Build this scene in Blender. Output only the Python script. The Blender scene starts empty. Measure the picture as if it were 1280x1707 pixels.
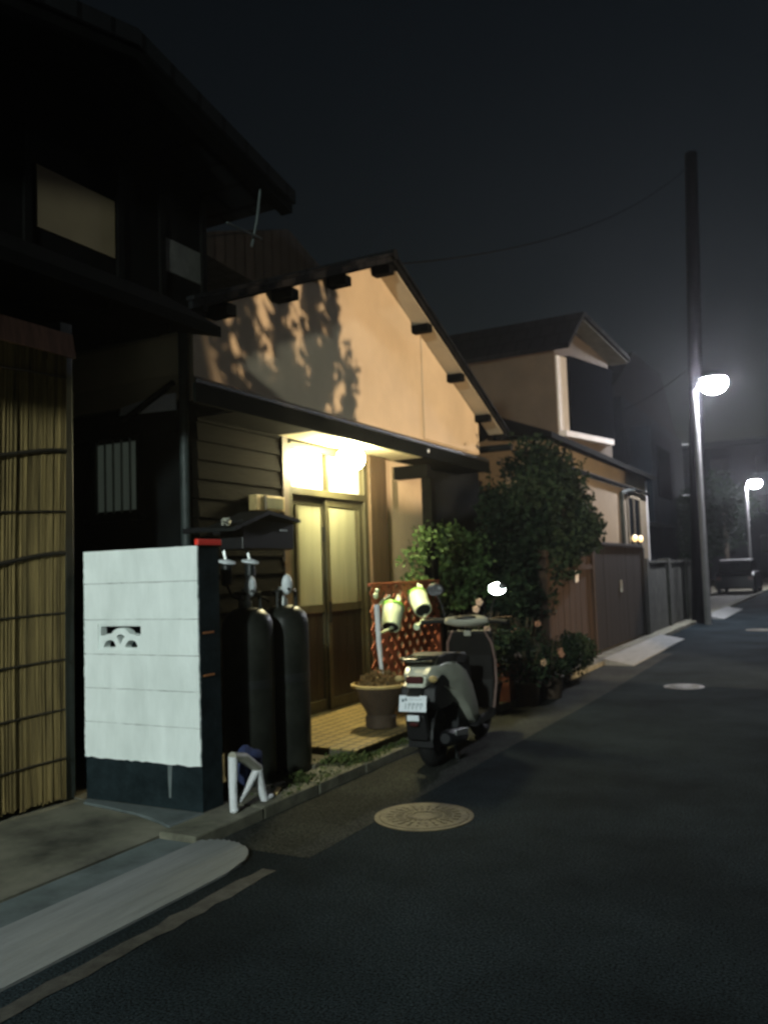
import bpy, math, random
import numpy as np
from mathutils import Matrix, Vector

R_ = math.radians
rng = random.Random(7)
nrg = np.random.default_rng(11)
scn = bpy.context.scene
COL = scn.collection

# ------------------------------------------------------------------ camera
cam_d = bpy.data.cameras.new('camera')
cam = bpy.data.objects.new('camera', cam_d)
COL.objects.link(cam)
RM = Matrix(((0.88266, 0.06334, 0.46572), (0.46878, -0.04719, -0.88205), (-0.03389, 0.99688, -0.07134)))
cam.matrix_world = Matrix.Translation((0, 0, 1.4)) @ RM.to_4x4()
cam_d.sensor_fit = 'VERTICAL'
cam_d.sensor_height = 36.0
cam_d.lens = 1430.0 / 1707.0 * 36.0
cam_d.clip_start = 0.05
cam_d.clip_end = 2000
cam_d.dof.use_dof = True
cam_d.dof.focus_distance = 1.35
cam_d.dof.aperture_fstop = cam_d.lens/5.0
scn.camera = cam

# ------------------------------------------------------------------ view, sky
scn.view_settings.view_transform = 'Standard'
scn.view_settings.look = 'None'
scn.view_settings.exposure = 0
scn.view_settings.gamma = 1
world = bpy.data.worlds.new("World")
scn.world = world
world.use_nodes = True
wn = world.node_tree
bg = wn.nodes['Background']
sky = wn.nodes.new('ShaderNodeTexSky')
sky.sky_type = 'NISHITA'
sky.sun_disc = False
sky.sun_elevation = R_(-3.0)
sky.sun_rotation = R_(20)
hsv = wn.nodes.new('ShaderNodeHueSaturation')
hsv.inputs['Saturation'].default_value = 0.85
wn.links.new(sky.outputs['Color'], hsv.inputs['Color'])
tint = wn.nodes.new('ShaderNodeMix')
tint.data_type = 'RGBA'; tint.blend_type = 'MULTIPLY'; tint.inputs[0].default_value = 1.0
tint.inputs[7].default_value = (0.80, 1.0, 0.98, 1)
wn.links.new(hsv.outputs['Color'], tint.inputs[6])
wn.links.new(tint.outputs[2], bg.inputs['Color'])
bg.inputs['Strength'].default_value = 0.076
scn.cycles.use_denoising = True
scn.cycles.max_bounces = 6
scn.cycles.diffuse_bounces = 3
scn.cycles.glossy_bounces = 3
scn.cycles.volume_bounces = 0
scn.cycles.sample_clamp_indirect = 4.0

# ------------------------------------------------------------------ materials
def mat(name, col, rough=0.7, var=0.25, scale=6.0, metal=0.0, bump=0.0, bscale=None, spec=0.3, stretch=None, col2=None, grit=0):
    m = bpy.data.materials.new(name)
    m.use_nodes = True
    nt = m.node_tree
    b = nt.nodes['Principled BSDF']
    b.inputs['Roughness'].default_value = rough
    b.inputs['Metallic'].default_value = metal
    b.inputs['Specular IOR Level'].default_value = spec
    tc = nt.nodes.new('ShaderNodeTexCoord')
    src = tc.outputs['Object']
    if stretch:
        mp = nt.nodes.new('ShaderNodeMapping')
        mp.inputs['Scale'].default_value = stretch
        nt.links.new(src, mp.inputs['Vector'])
        src = mp.outputs['Vector']
    nz = nt.nodes.new('ShaderNodeTexNoise')
    nz.inputs['Scale'].default_value = scale
    nz.inputs['Detail'].default_value = 5
    nz.inputs['Roughness'].default_value = 0.65
    nt.links.new(src, nz.inputs['Vector'])
    rp = nt.nodes.new('ShaderNodeValToRGB')
    rp.color_ramp.elements[0].position = 0.3
    rp.color_ramp.elements[1].position = 0.7
    c = np.array(col)
    lo = c * (1 - var)
    hi = np.array(col2) if col2 is not None else np.minimum(c * (1 + var), 0.95)
    rp.color_ramp.elements[0].color = (*lo, 1)
    rp.color_ramp.elements[1].color = (*hi, 1)
    nt.links.new(nz.outputs['Fac'], rp.inputs['Fac'])
    if grit:
        g1 = nt.nodes.new('ShaderNodeTexNoise')
        g1.inputs['Scale'].default_value = grit
        g1.inputs['Detail'].default_value = 2
        nt.links.new(src, g1.inputs['Vector'])
        gr_ = nt.nodes.new('ShaderNodeValToRGB')
        gr_.color_ramp.elements[0].position = 0.35; gr_.color_ramp.elements[0].color = (0.35, 0.35, 0.35, 1)
        gr_.color_ramp.elements[1].position = 0.68; gr_.color_ramp.elements[1].color = (2.6, 2.6, 2.5, 1)
        nt.links.new(g1.outputs['Fac'], gr_.inputs['Fac'])
        gm_ = nt.nodes.new('ShaderNodeMix')
        gm_.data_type = 'RGBA'; gm_.blend_type = 'MULTIPLY'; gm_.clamp_result = False
        gm_.inputs[0].default_value = 1.0
        nt.links.new(rp.outputs['Color'], gm_.inputs[6]); nt.links.new(gr_.outputs['Color'], gm_.inputs[7])
        nt.links.new(gm_.outputs[2], b.inputs['Base Color'])
    else:
        nt.links.new(rp.outputs['Color'], b.inputs['Base Color'])
    if bump:
        n2 = nt.nodes.new('ShaderNodeTexNoise')
        n2.inputs['Scale'].default_value = bscale or scale * 6
        n2.inputs['Detail'].default_value = 4
        nt.links.new(src, n2.inputs['Vector'])
        bp = nt.nodes.new('ShaderNodeBump')
        bp.inputs['Strength'].default_value = bump
        bp.inputs['Distance'].default_value = 0.01
        nt.links.new(n2.outputs['Fac'], bp.inputs['Height'])
        nt.links.new(bp.outputs['Normal'], b.inputs['Normal'])
    return m

def emat(name, col, strength):
    m = bpy.data.materials.new(name)
    m.use_nodes = True
    b = m.node_tree.nodes['Principled BSDF']
    b.inputs['Base Color'].default_value = (0.8, 0.8, 0.8, 1)
    b.inputs['Emission Color'].default_value = (*col, 1)
    b.inputs['Emission Strength'].default_value = strength
    return m

def brick_mat(name, c1, c2, mortar, bw, bh, ms, rough=0.6, axes='XY', offset=0.5, bump=0.3, spec=0.25):
    m = bpy.data.materials.new(name)
    m.use_nodes = True
    nt = m.node_tree
    b = nt.nodes['Principled BSDF']
    b.inputs['Roughness'].default_value = rough
    b.inputs['Specular IOR Level'].default_value = spec
    tc = nt.nodes.new('ShaderNodeTexCoord')
    sp = nt.nodes.new('ShaderNodeSeparateXYZ')
    cb = nt.nodes.new('ShaderNodeCombineXYZ')
    nt.links.new(tc.outputs['Object'], sp.inputs[0])
    nt.links.new(sp.outputs[axes[0]], cb.inputs[0])
    nt.links.new(sp.outputs[axes[1]], cb.inputs[1])
    br = nt.nodes.new('ShaderNodeTexBrick')
    br.inputs['Scale'].default_value = 1.0
    br.inputs['Brick Width'].default_value = bw
    br.inputs['Row Height'].default_value = bh
    br.inputs['Mortar Size'].default_value = ms
    br.inputs['Color1'].default_value = (*c1, 1)
    br.inputs['Color2'].default_value = (*c2, 1)
    br.inputs['Mortar'].default_value = (*mortar, 1)
    br.offset = offset
    nt.links.new(cb.outputs[0], br.inputs['Vector'])
    nz = nt.nodes.new('ShaderNodeTexNoise')
    nz.inputs['Scale'].default_value = 5
    nz.inputs['Detail'].default_value = 6
    nt.links.new(tc.outputs['Object'], nz.inputs['Vector'])
    mx = nt.nodes.new('ShaderNodeMix')
    mx.data_type = 'RGBA'
    mx.blend_type = 'MULTIPLY'
    mx.inputs[0].default_value = 0.6
    nt.links.new(br.outputs['Color'], mx.inputs[6])
    nt.links.new(nz.outputs['Fac'], mx.inputs[7])
    nt.links.new(mx.outputs[2], b.inputs['Base Color'])
    bp = nt.nodes.new('ShaderNodeBump')
    bp.inputs['Strength'].default_value = bump
    bp.inputs['Distance'].default_value = 0.01
    bp.invert = True
    nt.links.new(br.outputs['Fac'], bp.inputs['Height'])
    nt.links.new(bp.outputs['Normal'], b.inputs['Normal'])
    return m

M = {}
M['asphalt'] = mat('asphalt', (0.0092, 0.0132, 0.0162), 0.95, 0.65, 0.8, bump=1.0, bscale=130, spec=0.04, grit=95)
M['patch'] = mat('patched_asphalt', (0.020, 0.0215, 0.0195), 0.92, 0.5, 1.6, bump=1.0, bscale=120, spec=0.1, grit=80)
M['ground'] = mat('soil', (0.03, 0.028, 0.022), 0.95, 0.4, 2, bump=0.4)
M['driveway'] = mat('stained_concrete', (0.13, 0.122, 0.092), 0.85, 0.75, 1.7, bump=0.3, bscale=50)
M['gutter'] = mat('gutter_concrete', (0.11, 0.13, 0.13), 0.85, 0.35, 4, bump=0.3)
M['kerb'] = mat('kerb_concrete', (0.14, 0.135, 0.10), 0.9, 0.5, 5, bump=0.4)
M['ramp'] = mat('ramp_concrete', (0.21, 0.215, 0.21), 0.85, 0.16, 3, bump=0.35, bscale=60, stretch=(6, 0.6, 1))
M['line'] = mat('worn_line_paint', (0.022, 0.023, 0.022), 0.85, 0.5, 9, col2=(0.065, 0.063, 0.056), bump=0.5, bscale=120)
M['white_paint'] = mat('white_wall_paint', (0.80, 0.86, 0.83), 0.8, 0.12, 5, bump=0.7, bscale=22, stretch=(1, 1, 0.35))
M['mortar'] = mat('grey_mortar', (0.34, 0.37, 0.35), 0.9, 0.6, 5)
M['dark_block'] = mat('dark_block', (0.014, 0.022, 0.025), 0.9, 0.45, 7, bump=0.5, spec=0.05)
M['block'] = mat('block_grey', (0.055, 0.055, 0.047), 0.9, 0.4, 4, bump=0.5)
M['hole'] = mat('dark_hollow', (0.006, 0.007, 0.007), 0.95, 0.2)
M['red_tape'] = mat('red_reflective_tape', (0.95, 0.05, 0.03), 0.35, 0.05, spec=0.6)
M['orange_tape'] = mat('orange_tape', (0.35, 0.14, 0.05), 0.6, 0.3)
M['stucco'] = mat('ochre_stucco', (0.53, 0.425, 0.295), 0.9, 0.12, 1.2, bump=0.5, bscale=70)
M['beige'] = mat('beige_plaster', (0.42, 0.36, 0.26), 0.9, 0.12, 1.5, bump=0.4, bscale=60)
M['pale_plaster'] = mat('pale_plaster', (0.62, 0.50, 0.34), 0.9, 0.12, 2)
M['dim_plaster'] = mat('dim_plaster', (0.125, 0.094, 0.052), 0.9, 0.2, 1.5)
M['hung_cloth'] = mat('red_brown_cloth', (0.20, 0.10, 0.06), 0.9, 0.4, 4, stretch=(1, 8, 1))
M['siding'] = mat('dark_timber_siding', (0.0028, 0.0024, 0.0015), 0.8, 0.6, 3, spec=0.03, bump=0.5, stretch=(1, 0.6, 9), bscale=14)
M['black_wood'] = mat('black_timber', (0.0030, 0.0030, 0.0028), 0.9, 0.4, 4, bump=0.3, spec=0.02)
M['brown_wood'] = mat('brown_timber', (0.075, 0.050, 0.028), 0.5, 0.35, 3, stretch=(8, 8, 0.7), bump=0.2)
M['fascia'] = mat('dark_green_fascia', (0.0025, 0.0032, 0.0028), 0.9, 0.3, 5, spec=0.02)
M['roof'] = brick_mat('dark_roof_tile', (0.010, 0.011, 0.012), (0.015, 0.015, 0.016), (0.004, 0.004, 0.004), 0.28, 0.25, 0.02, 0.9, 'XY', spec=0.04)
M['soffit'] = mat('cream_soffit', (0.62, 0.55, 0.38), 0.7, 0.15, 3)
M['sash'] = mat('olive_bronze_sash', (0.055, 0.05, 0.028), 0.4, 0.25, 5, metal=0.3)
M['door_wood'] = mat('door_board', (0.012, 0.0105, 0.006), 0.4, 0.6, 3, stretch=(1, 6, 0.6), spec=0.3)
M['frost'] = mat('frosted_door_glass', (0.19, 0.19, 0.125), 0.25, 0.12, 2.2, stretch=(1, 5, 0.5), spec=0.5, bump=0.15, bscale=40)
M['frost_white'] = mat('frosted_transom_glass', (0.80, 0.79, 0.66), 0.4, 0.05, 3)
M['curtain'] = mat('pale_curtain', (0.6, 0.64, 0.55), 0.9, 0.3, 4, stretch=(10, 1, 0.3))
M['dark_wall'] = mat('dark_side_wall', (0.006, 0.007, 0.007), 0.9, 0.4, 3, bump=0.3, spec=0.02)
M['metal_dark'] = mat('dark_metal', (0.02, 0.022, 0.022), 0.45, 0.3, 8, metal=0.4)
M['pipe'] = mat('teal_grey_pipe', (0.035, 0.045, 0.043), 0.5, 0.3, 6)
M['steel'] = mat('galvanised_steel', (0.40, 0.41, 0.40), 0.42, 0.15, 10, metal=0.7)
M['gas'] = mat('grey_cylinder_paint', (0.014, 0.0155, 0.0125), 0.42, 0.5, 6, spec=0.2)
M['tag'] = mat('white_tag', (0.72, 0.76, 0.78), 0.5, 0.08, 20)
M['black_plastic'] = mat('black_plastic', (0.012, 0.012, 0.013), 0.4, 0.2, 10, spec=0.45)
M['rubber'] = mat('rubber', (0.010, 0.010, 0.010), 0.8, 0.2, 20)
M['scooter_paint'] = mat('silver_green_paint', (0.62, 0.63, 0.52), 0.32, 0.08, 8, metal=0.1, spec=0.5)
M['shield_plastic'] = mat('shield_plastic', (0.010, 0.009, 0.008), 0.6, 0.2, 8, spec=0.15)
M['engine_black'] = mat('engine_black', (0.007, 0.0075, 0.009), 0.55, 0.3, 9, spec=0.25)
M['trim_brown'] = mat('dull_pink_trim', (0.16, 0.10, 0.085), 0.5, 0.2, 6)
M['chrome'] = mat('chrome', (0.6, 0.6, 0.58), 0.18, 0.05, 5, metal=1.0)
M['seat_vinyl'] = mat('seat_vinyl', (0.03, 0.028, 0.02), 0.5, 0.3, 10, spec=0.4)
M['grey_plastic'] = mat('grey_plastic', (0.34, 0.33, 0.27), 0.45, 0.15, 8)
M['plate'] = mat('white_plate', (0.78, 0.82, 0.86), 0.45, 0.05, 20)
M['plate_ink'] = mat('plate_ink', (0.12, 0.17, 0.2), 0.6, 0.1)
M['red_lens'] = mat('red_lens', (0.05, 0.003, 0.003), 0.35, 0.1, spec=0.6)
M['mirror'] = mat('mirror_glass', (0.9, 0.9, 0.9), 0.03, 0.0, metal=1.0)
M['lime'] = mat('lime_plastic', (0.72, 0.82, 0.56), 0.4, 0.08, 6, spec=0.4)
M['lime_dark'] = mat('lime_green_rim', (0.25, 0.55, 0.08), 0.4, 0.1, 6)
M['terracotta'] = mat('dark_terracotta', (0.05, 0.034, 0.022), 0.75, 0.3, 6, bump=0.2)
M['pot_rim'] = mat('pot_rim', (0.42, 0.31, 0.13), 0.6, 0.25, 8)
M['lattice'] = mat('red_brown_lattice', (0.38, 0.105, 0.05), 0.6, 0.3, 6, bump=0.2)
M['lattice_dark'] = mat('red_brown_boards', (0.12, 0.04, 0.024), 0.7, 0.3, 6)
M['white_plastic'] = mat('white_plastic', (0.72, 0.73, 0.75), 0.4, 0.06, 8)
M['navy'] = mat('navy_cloth', (0.03, 0.04, 0.10), 0.9, 0.35, 14, bump=0.4)
M['tile'] = brick_mat('yellow_porch_tile', (0.50, 0.37, 0.15), (0.42, 0.31, 0.12), (0.12, 0.09, 0.05), 0.10, 0.10, 0.010, 0.55, 'YX', 0.0, 0.8)
M['stone'] = mat('porch_stone', (0.10, 0.09, 0.065), 0.85, 0.4, 6, bump=0.4)
M['reed'] = mat('yellow_bamboo', (0.195, 0.14, 0.054), 0.8, 0.8, 2.2, stretch=(14, 14, 0.5), bump=0.2)
M['twine'] = mat('dark_twine', (0.02, 0.016, 0.01), 0.9, 0.2)
M['leaf_dark'] = mat('dark_leaf', (0.009, 0.019, 0.010), 0.8, 0.5, 1.5, spec=0.12)
M['leaf_light'] = mat('light_leaf', (0.055, 0.10, 0.028), 0.55, 0.6, 2.5)
M['leaf_dry'] = mat('dry_plant', (0.14, 0.09, 0.035), 0.8, 0.5, 8)
M['moss'] = mat('moss', (0.055, 0.075, 0.02), 0.95, 0.5, 9)
M['bark'] = mat('bark', (0.045, 0.035, 0.025), 0.9, 0.4, 8, bump=0.6)
M['petal_white'] = mat('pale_petal', (0.30, 0.22, 0.19), 0.6, 0.15, 12)
M['petal_pink'] = mat('orange_pink_petal', (0.20, 0.10, 0.07), 0.6, 0.2, 12)
M['fence_wood'] = mat('red_brown_fence', (0.027, 0.016, 0.010), 0.85, 0.35, 2.5, stretch=(6, 6, 0.5), bump=0.3)
M['fence_dark'] = mat('dark_brown_boards', (0.008, 0.0055, 0.0045), 0.7, 0.3, 2.5, stretch=(6, 6, 0.5))
M['house_wall'] = mat('beige_far_wall', (0.21, 0.165, 0.11), 0.9, 0.12, 1.5, bump=0.3)
M['upper_wall'] = mat('brown_upper_wall', (0.085, 0.066, 0.048), 0.9, 0.2, 1.5)
M['trim_white'] = mat('white_trim', (0.62, 0.60, 0.60), 0.7, 0.1, 4)
M['shutter'] = mat('dark_shutter', (0.004, 0.005, 0.007), 1.0, 0.2, 6, spec=0.0)
M['far_dark'] = mat('far_building', (0.010, 0.014, 0.018), 0.9, 0.3, 1, spec=0.03)
M['pole'] = mat('concrete_pole', (0.003, 0.003, 0.0035), 0.95, 0.3, 4, spec=0.0)
M['lamp_pole'] = mat('pale_lamp_pole', (0.24, 0.23, 0.23), 0.6, 0.15, 4)
M['iron'] = mat('cast_iron', (0.085, 0.072, 0.045), 0.6, 0.35, 12, metal=0.25, bump=0.8, bscale=40)
M['car_paint'] = mat('dark_car_paint', (0.004, 0.0045, 0.006), 0.3, 0.1, 3, spec=0.3)
M['glass_dark'] = mat('dark_glass', (0.006, 0.007, 0.008), 0.12, 0.1, 3, spec=0.4)
M['wire'] = mat('black_cable', (0.006, 0.006, 0.006), 0.95, 0.1, spec=0.0)
M['laundry'] = mat('grey_white_cloth', (0.8, 0.76, 0.8), 0.9, 0.12, 5)
M['porch_glow'] = emat('porch_lamp_glow', (1.0, 0.89, 0.50), 330.0)
M['street_glow'] = emat('street_lamp_glow', (0.90, 0.92, 1.0), 800.0)
M['near_glow'] = emat('near_street_lamp_glow', (0.86, 1.0, 0.95), 1380.0)
M['dim_pane'] = emat('dim_window_glow', (0.75, 0.95, 0.75), 0.022)
M['warm_glow'] = emat('warm_bulb_glow', (1.0, 0.68, 0.28), 2.0)

# ------------------------------------------------------------------ mesh builder
class MB:
    def __init__(s):
        s.v = []; s.f = []
    def add(s, vs, fs, mtx=None):
        o = len(s.v)
        if mtx is not None:
            vs = [tuple(mtx @ Vector(p)) for p in vs]
        s.v.extend([tuple(p) for p in vs])
        s.f.extend([tuple(i + o for i in f) for f in fs])
        return s
    def box(s, x0, x1, y0, y1, z0, z1, mtx=None):
        vs = [(x0,y0,z0),(x1,y0,z0),(x1,y1,z0),(x0,y1,z0),(x0,y0,z1),(x1,y0,z1),(x1,y1,z1),(x0,y1,z1)]
        return s.add(vs, [(0,3,2,1),(4,5,6,7),(0,1,5,4),(1,2,6,5),(2,3,7,6),(3,0,4,7)], mtx)
    def prism(s, pts, axis, a, b, mtx=None):
        # pts: outline in the two other axes (x: (y,z); y: (x,z); z: (x,y))
        n = len(pts)
        def P(p, t):
            return (t, p[0], p[1]) if axis == 'x' else (p[0], t, p[1]) if axis == 'y' else (p[0], p[1], t)
        vs = [P(p, a) for p in pts] + [P(p, b) for p in pts]
        fs = [tuple(range(n)), tuple(range(2*n-1, n-1, -1))] + [(i, i+n, (i+1) % n + n, (i+1) % n) for i in range(n)]
        return s.add(vs, fs, mtx)
    def poly(s, quad8):
        return s.add(quad8, [(0,3,2,1),(4,5,6,7),(0,1,5,4),(1,2,6,5),(2,3,7,6),(3,0,4,7)])
    def tube(s, pts, r, n=8, r1=None, cap=True):
        pts = [Vector(p) for p in pts]
        m = len(pts)
        rs = r if isinstance(r, (list, tuple)) else [r + ((r1 if r1 is not None else r) - r) * i / max(1, m-1) for i in range(m)]
        vs = []; fs = []
        pu = None
        for i, p in enumerate(pts):
            d = (pts[min(i+1, m-1)] - pts[max(i-1, 0)]).normalized()
            if pu is None:
                a = Vector((0,0,1)) if abs(d.z) < 0.9 else Vector((1,0,0))
                u = d.cross(a).normalized()
            else:
                u = (pu - d * pu.dot(d)).normalized()
            pu = u
            w = d.cross(u)
            for k in range(n):
                t = 2*math.pi*k/n
                vs.append(tuple(p + (u*math.cos(t) + w*math.sin(t)) * rs[i]))
        for i in range(m-1):
            for k in range(n):
                fs.append((i*n+k, i*n+(k+1) % n, (i+1)*n+(k+1) % n, (i+1)*n+k))
        if cap:
            fs.append(tuple(range(n-1, -1, -1))); fs.append(tuple((m-1)*n+k for k in range(n)))
        return s.add(vs, fs)
    def lathe(s, prof, n=24, mtx=None):
        vs = []; fs = []
        for (r, z) in prof:
            for k in range(n):
                t = 2*math.pi*k/n
                vs.append((r*math.cos(t), r*math.sin(t), z))
        m = len(prof)
        for i in range(m-1):
            for k in range(n):
                fs.append((i*n+k, i*n+(k+1) % n, (i+1)*n+(k+1) % n, (i+1)*n+k))
        fs.append(tuple(range(n-1, -1, -1))); fs.append(tuple((m-1)*n+k for k in range(n)))
        return s.add(vs, fs, mtx)
    def ball(s, c, rx, ry, rz, n=16, m=10, mtx=None):
        prof = [(max(1e-4, math.sin(math.pi*i/m)), -math.cos(math.pi*i/m)) for i in range(m+1)]
        mt = Matrix.Translation(c) @ (mtx or Matrix.Identity(4)) @ Matrix.Diagonal((rx, ry, rz, 1))
        return s.lathe(prof, n, mt)
    def torus(s, c, R, r, axis='x', n=28, m=10, sx=1.0):
        vs = []; fs = []
        for i in range(n):
            a = 2*math.pi*i/n
            for k in range(m):
                b = 2*math.pi*k/m
                q = R + r*math.cos(b); h = r*math.sin(b)*sx
                p = (q*math.cos(a), q*math.sin(a), h)
                p = (p[2], p[0], p[1]) if axis == 'x' else (p[0], p[2], p[1]) if axis == 'y' else p
                vs.append((c[0]+p[0], c[1]+p[1], c[2]+p[2]))
        for i in range(n):
            for k in range(m):
                fs.append((i*m+k, ((i+1) % n)*m+k, ((i+1) % n)*m+(k+1) % m, i*m+(k+1) % m))
        return s.add(vs, fs)
    def leaf(s, p, size, rg, up=0.0):
        a = rg.uniform(0, 2*math.pi); z = rg.uniform(-0.7, 1) * (1-up) + up
        q = math.sqrt(max(0, 1-min(1, z*z)))
        d = Vector((q*math.cos(a), q*math.sin(a), z)).normalized()
        e = Vector((rg.uniform(-1,1), rg.uniform(-1,1), rg.uniform(-1,1)))
        w = d.cross(e).normalized() * size * rg.uniform(0.22, 0.4)
        l = d * size * rg.uniform(0.7, 1.25)
        p = Vector(p); nrm = l.cross(w).normalized() * size * 0.12
        return s.add([p, p + l*0.5 + w + nrm, p + l, p + l*0.5 - w + nrm], [(0,1,2),(0,2,3)])

OFF = {}
def _mesh(name, mb, material, off, smooth, bevel):
    me = bpy.data.meshes.new(name)
    vs = mb.v if off is None else [(p[0]-off[0], p[1]-off[1], p[2]-off[2]) for p in mb.v]
    me.from_pydata(vs, [], mb.f)
    me.materials.append(material)
    o = bpy.data.objects.new(name, me)
    COL.objects.link(o)
    if smooth:
        me.polygons.foreach_set('use_smooth', [True]*len(me.polygons))
        try:
            me.set_sharp_from_angle(angle=R_(38))
        except Exception:
            pass
    if bevel:
        b = o.modifiers.new('bevel', 'BEVEL')
        b.width = bevel; b.segments = 2; b.limit_method = 'ANGLE'; b.angle_limit = R_(35)
    me.update()
    return o

def thing(name, label, cat, loc=(0,0,0), group=None, rotz=0.0, local=False):
    o = bpy.data.objects.new(name, None)
    COL.objects.link(o)
    o.location = loc
    o.rotation_euler = (0, 0, rotz)
    o.empty_display_size = 0.1
    o['label'] = label; o['category'] = cat
    if group: o['group'] = group
    OFF[o.name] = None if local else tuple(loc)
    return o

def part(name, mb, m, parent, label=None, smooth=False, bevel=0.0):
    off = OFF[parent.name]
    o = _mesh(name, mb, M[m], off, smooth, bevel)
    o.parent = parent
    OFF[o.name] = off
    if label: o['label'] = label
    return o

def single(name, mb, m, label, cat, loc=(0,0,0), group=None, smooth=False, bevel=0.0, kind=None):
    o = _mesh(name, mb, M[m], loc, smooth, bevel)
    o.location = loc
    o['label'] = label; o['category'] = cat
    if group: o['group'] = group
    if kind: o['kind'] = kind
    OFF[o.name] = tuple(loc)
    return o

def struct(name, mb, m, smooth=False, bevel=0.0):
    o = _mesh(name, mb, M[m], None, smooth, bevel)
    o['kind'] = 'structure'
    OFF[o.name] = None
    return o

def copy_tree(o, parent=None):
    c = o.copy(); COL.objects.link(c)
    if parent: c.parent = parent
    for ch in list(o.children):
        copy_tree(ch, c)
    return c

def lumpy(mb, c, r, n=18, m=12, amp=0.18, seed=1):
    r2 = random.Random(seed)
    ph = [r2.uniform(0, 6) for _ in range(6)]
    o = len(mb.v)
    mb.ball((0, 0, 0), 1, 1, 1, n, m)
    for i in range(o, len(mb.v)):
        p = mb.v[i]
        q = 1 + amp*(math.sin(p[0]*4 + ph[0]) * math.cos(p[1]*5 + ph[1]) + 0.6*math.sin(p[2]*7 + ph[2] + p[0]*3))
        mb.v[i] = (c[0] + p[0]*r[0]*q, c[1] + p[1]*r[1]*q, c[2] + p[2]*r[2]*q)

RX90 = Matrix.Rotation(R_(90), 4, 'X'); RY90 = Matrix.Rotation(R_(90), 4, 'Y')
T = Matrix.Translation

# ================================================================== GROUND
struct('ground', MB().box(-120, 120, -60, 170, -0.5, -0.02), 'ground')
struct('road', MB().box(-3.04, 2.3, -40, 160, -0.3, 0.0), 'asphalt')
struct('driveway', MB().box(-14, -3.3, -40, 3.95, -0.3, 0.045), 'driveway')
struct('gutter_strip', MB().box(-3.3, -3.04, -40, 3.55, -0.3, 0.036), 'gutter', bevel=0.006)
struct('yard_ground', MB().box(-14, -3.30, 3.95, 100, -0.3, 0.056), 'stone')
kb = MB()
y = 3.55
while y < 100:
    L = 0.6
    dz = rng.uniform(-0.004, 0.004)
    kb.box(-3.30, -3.04 + rng.uniform(-0.006, 0.006), y + 0.004, y + L - 0.004, -0.3, 0.07 + dz)
    y += L
struct('kerb', kb, 'kerb', bevel=0.01)
struct('right_kerb', MB().box(2.3, 2.5, -40, 120, -0.3, 0.10), 'kerb', bevel=0.012)
# raised concrete lip at the foot of the white wall
lip = MB()
pts = [(-4.25, 3.95), (-4.2, 3.87), (-3.95, 3.84), (-3.7, 3.80), (-3.45, 3.72), (-3.32, 3.66), (-3.31, 3.95)]
lip.prism(pts, 'z', 0.045, 0.062)
struct('concrete_lip', lip, 'gutter', bevel=0.008)
# pale slab in front of the far gates
sl = MB()
sl.prism([(-3.04, 0.0), (-2.62, 0.0), (-2.62, 0.015), (-3.04, 0.10)], 'y', 12.2, 16.6)
struct('gate_ramp', sl, 'ramp', bevel=0.006)
sl = MB()
sl.prism([(-3.04, 0.0), (-2.6, 0.0), (-2.6, 0.015), (-3.04, 0.10)], 'y', 22.5, 27.0)
struct('far_gate_ramp', sl, 'ramp', bevel=0.006)

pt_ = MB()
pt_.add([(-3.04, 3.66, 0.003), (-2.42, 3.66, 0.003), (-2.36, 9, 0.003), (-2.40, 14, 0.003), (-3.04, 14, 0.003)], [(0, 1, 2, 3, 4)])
struct('road_patch', pt_, 'patch')  # paler strip of asphalt, its tone also raised to imitate porch lamp glow
# worn edge line on the asphalt
ln = MB()
def ragged_strip(mb, x0, x1, y0, y1, z, dy=0.09, jit=0.012):
    n = int((y1-y0)/dy); vs = []; fs = []
    for i in range(n+1):
        yy = y0 + (y1-y0)*i/n
        vs.append((x0 + rng.uniform(-jit, jit), yy, z)); vs.append((x1 + rng.uniform(-jit, jit), yy, z))
    for i in range(n):
        fs.append((2*i, 2*i+1, 2*i+3, 2*i+2))
    mb.add(vs, fs)
ragged_strip(ln, -2.555, -2.465, -6, 3.45, 0.004)
struct('edge_line', ln, 'line')

# ridged access ramp with a rounded far end
def make_ramp():
    mb = MB()
    nx = 26
    x0, x1, yend = -3.045, -2.655, 3.66
    zt = lambda u: 0.046 - 0.030*u + 0.0035*(1 if int(u*nx) % 2 else -1)
    ys = [-4 + 0.4*i for i in range(19)]
    rows = []
    # straight part then a rounded nose
    def yfar(u):   # far outline
        uu = abs(u - 0.42)/0.58
        return yend - 0.34*(1 - math.sqrt(max(0, 1 - min(1, uu)**2.2)))
    us = [i/nx for i in range(nx+1)]
    ny = 20
    vs = []; fs = []
    for j in range(ny+1):
        for u in us:
            t = j/ny
            vs.append((x0 + (x1-x0)*u, -5 + (yfar(u)+5)*t, zt(u)))
    W = nx+1
    for j in range(ny):
        for i in range(nx):
            fs.append((j*W+i, j*W+i+1, (j+1)*W+i+1, (j+1)*W+i))
    # skirt
    ring = [i for i in range(W)] + [(j*W+nx) for j in range(1, ny+1)] + [ny*W+i for i in range(nx-1, -1, -1)] + [j*W for j in range(ny-1, 0, -1)]
    o = len(vs)
    for i in ring:
        vs.append((vs[i][0], vs[i][1], 0.001))
    n = len(ring)
    for k in range(n):
        fs.append((ring[k], o+k, o+(k+1) % n, ring[(k+1) % n]))
    mb.add(vs, fs)
    return mb
single('access_ramp', make_ramp(), 'ramp', 'long pale ridged concrete ramp with a rounded end lying against the driveway gutter', 'ramp', (-2.85, 2.0, 0))

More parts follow.
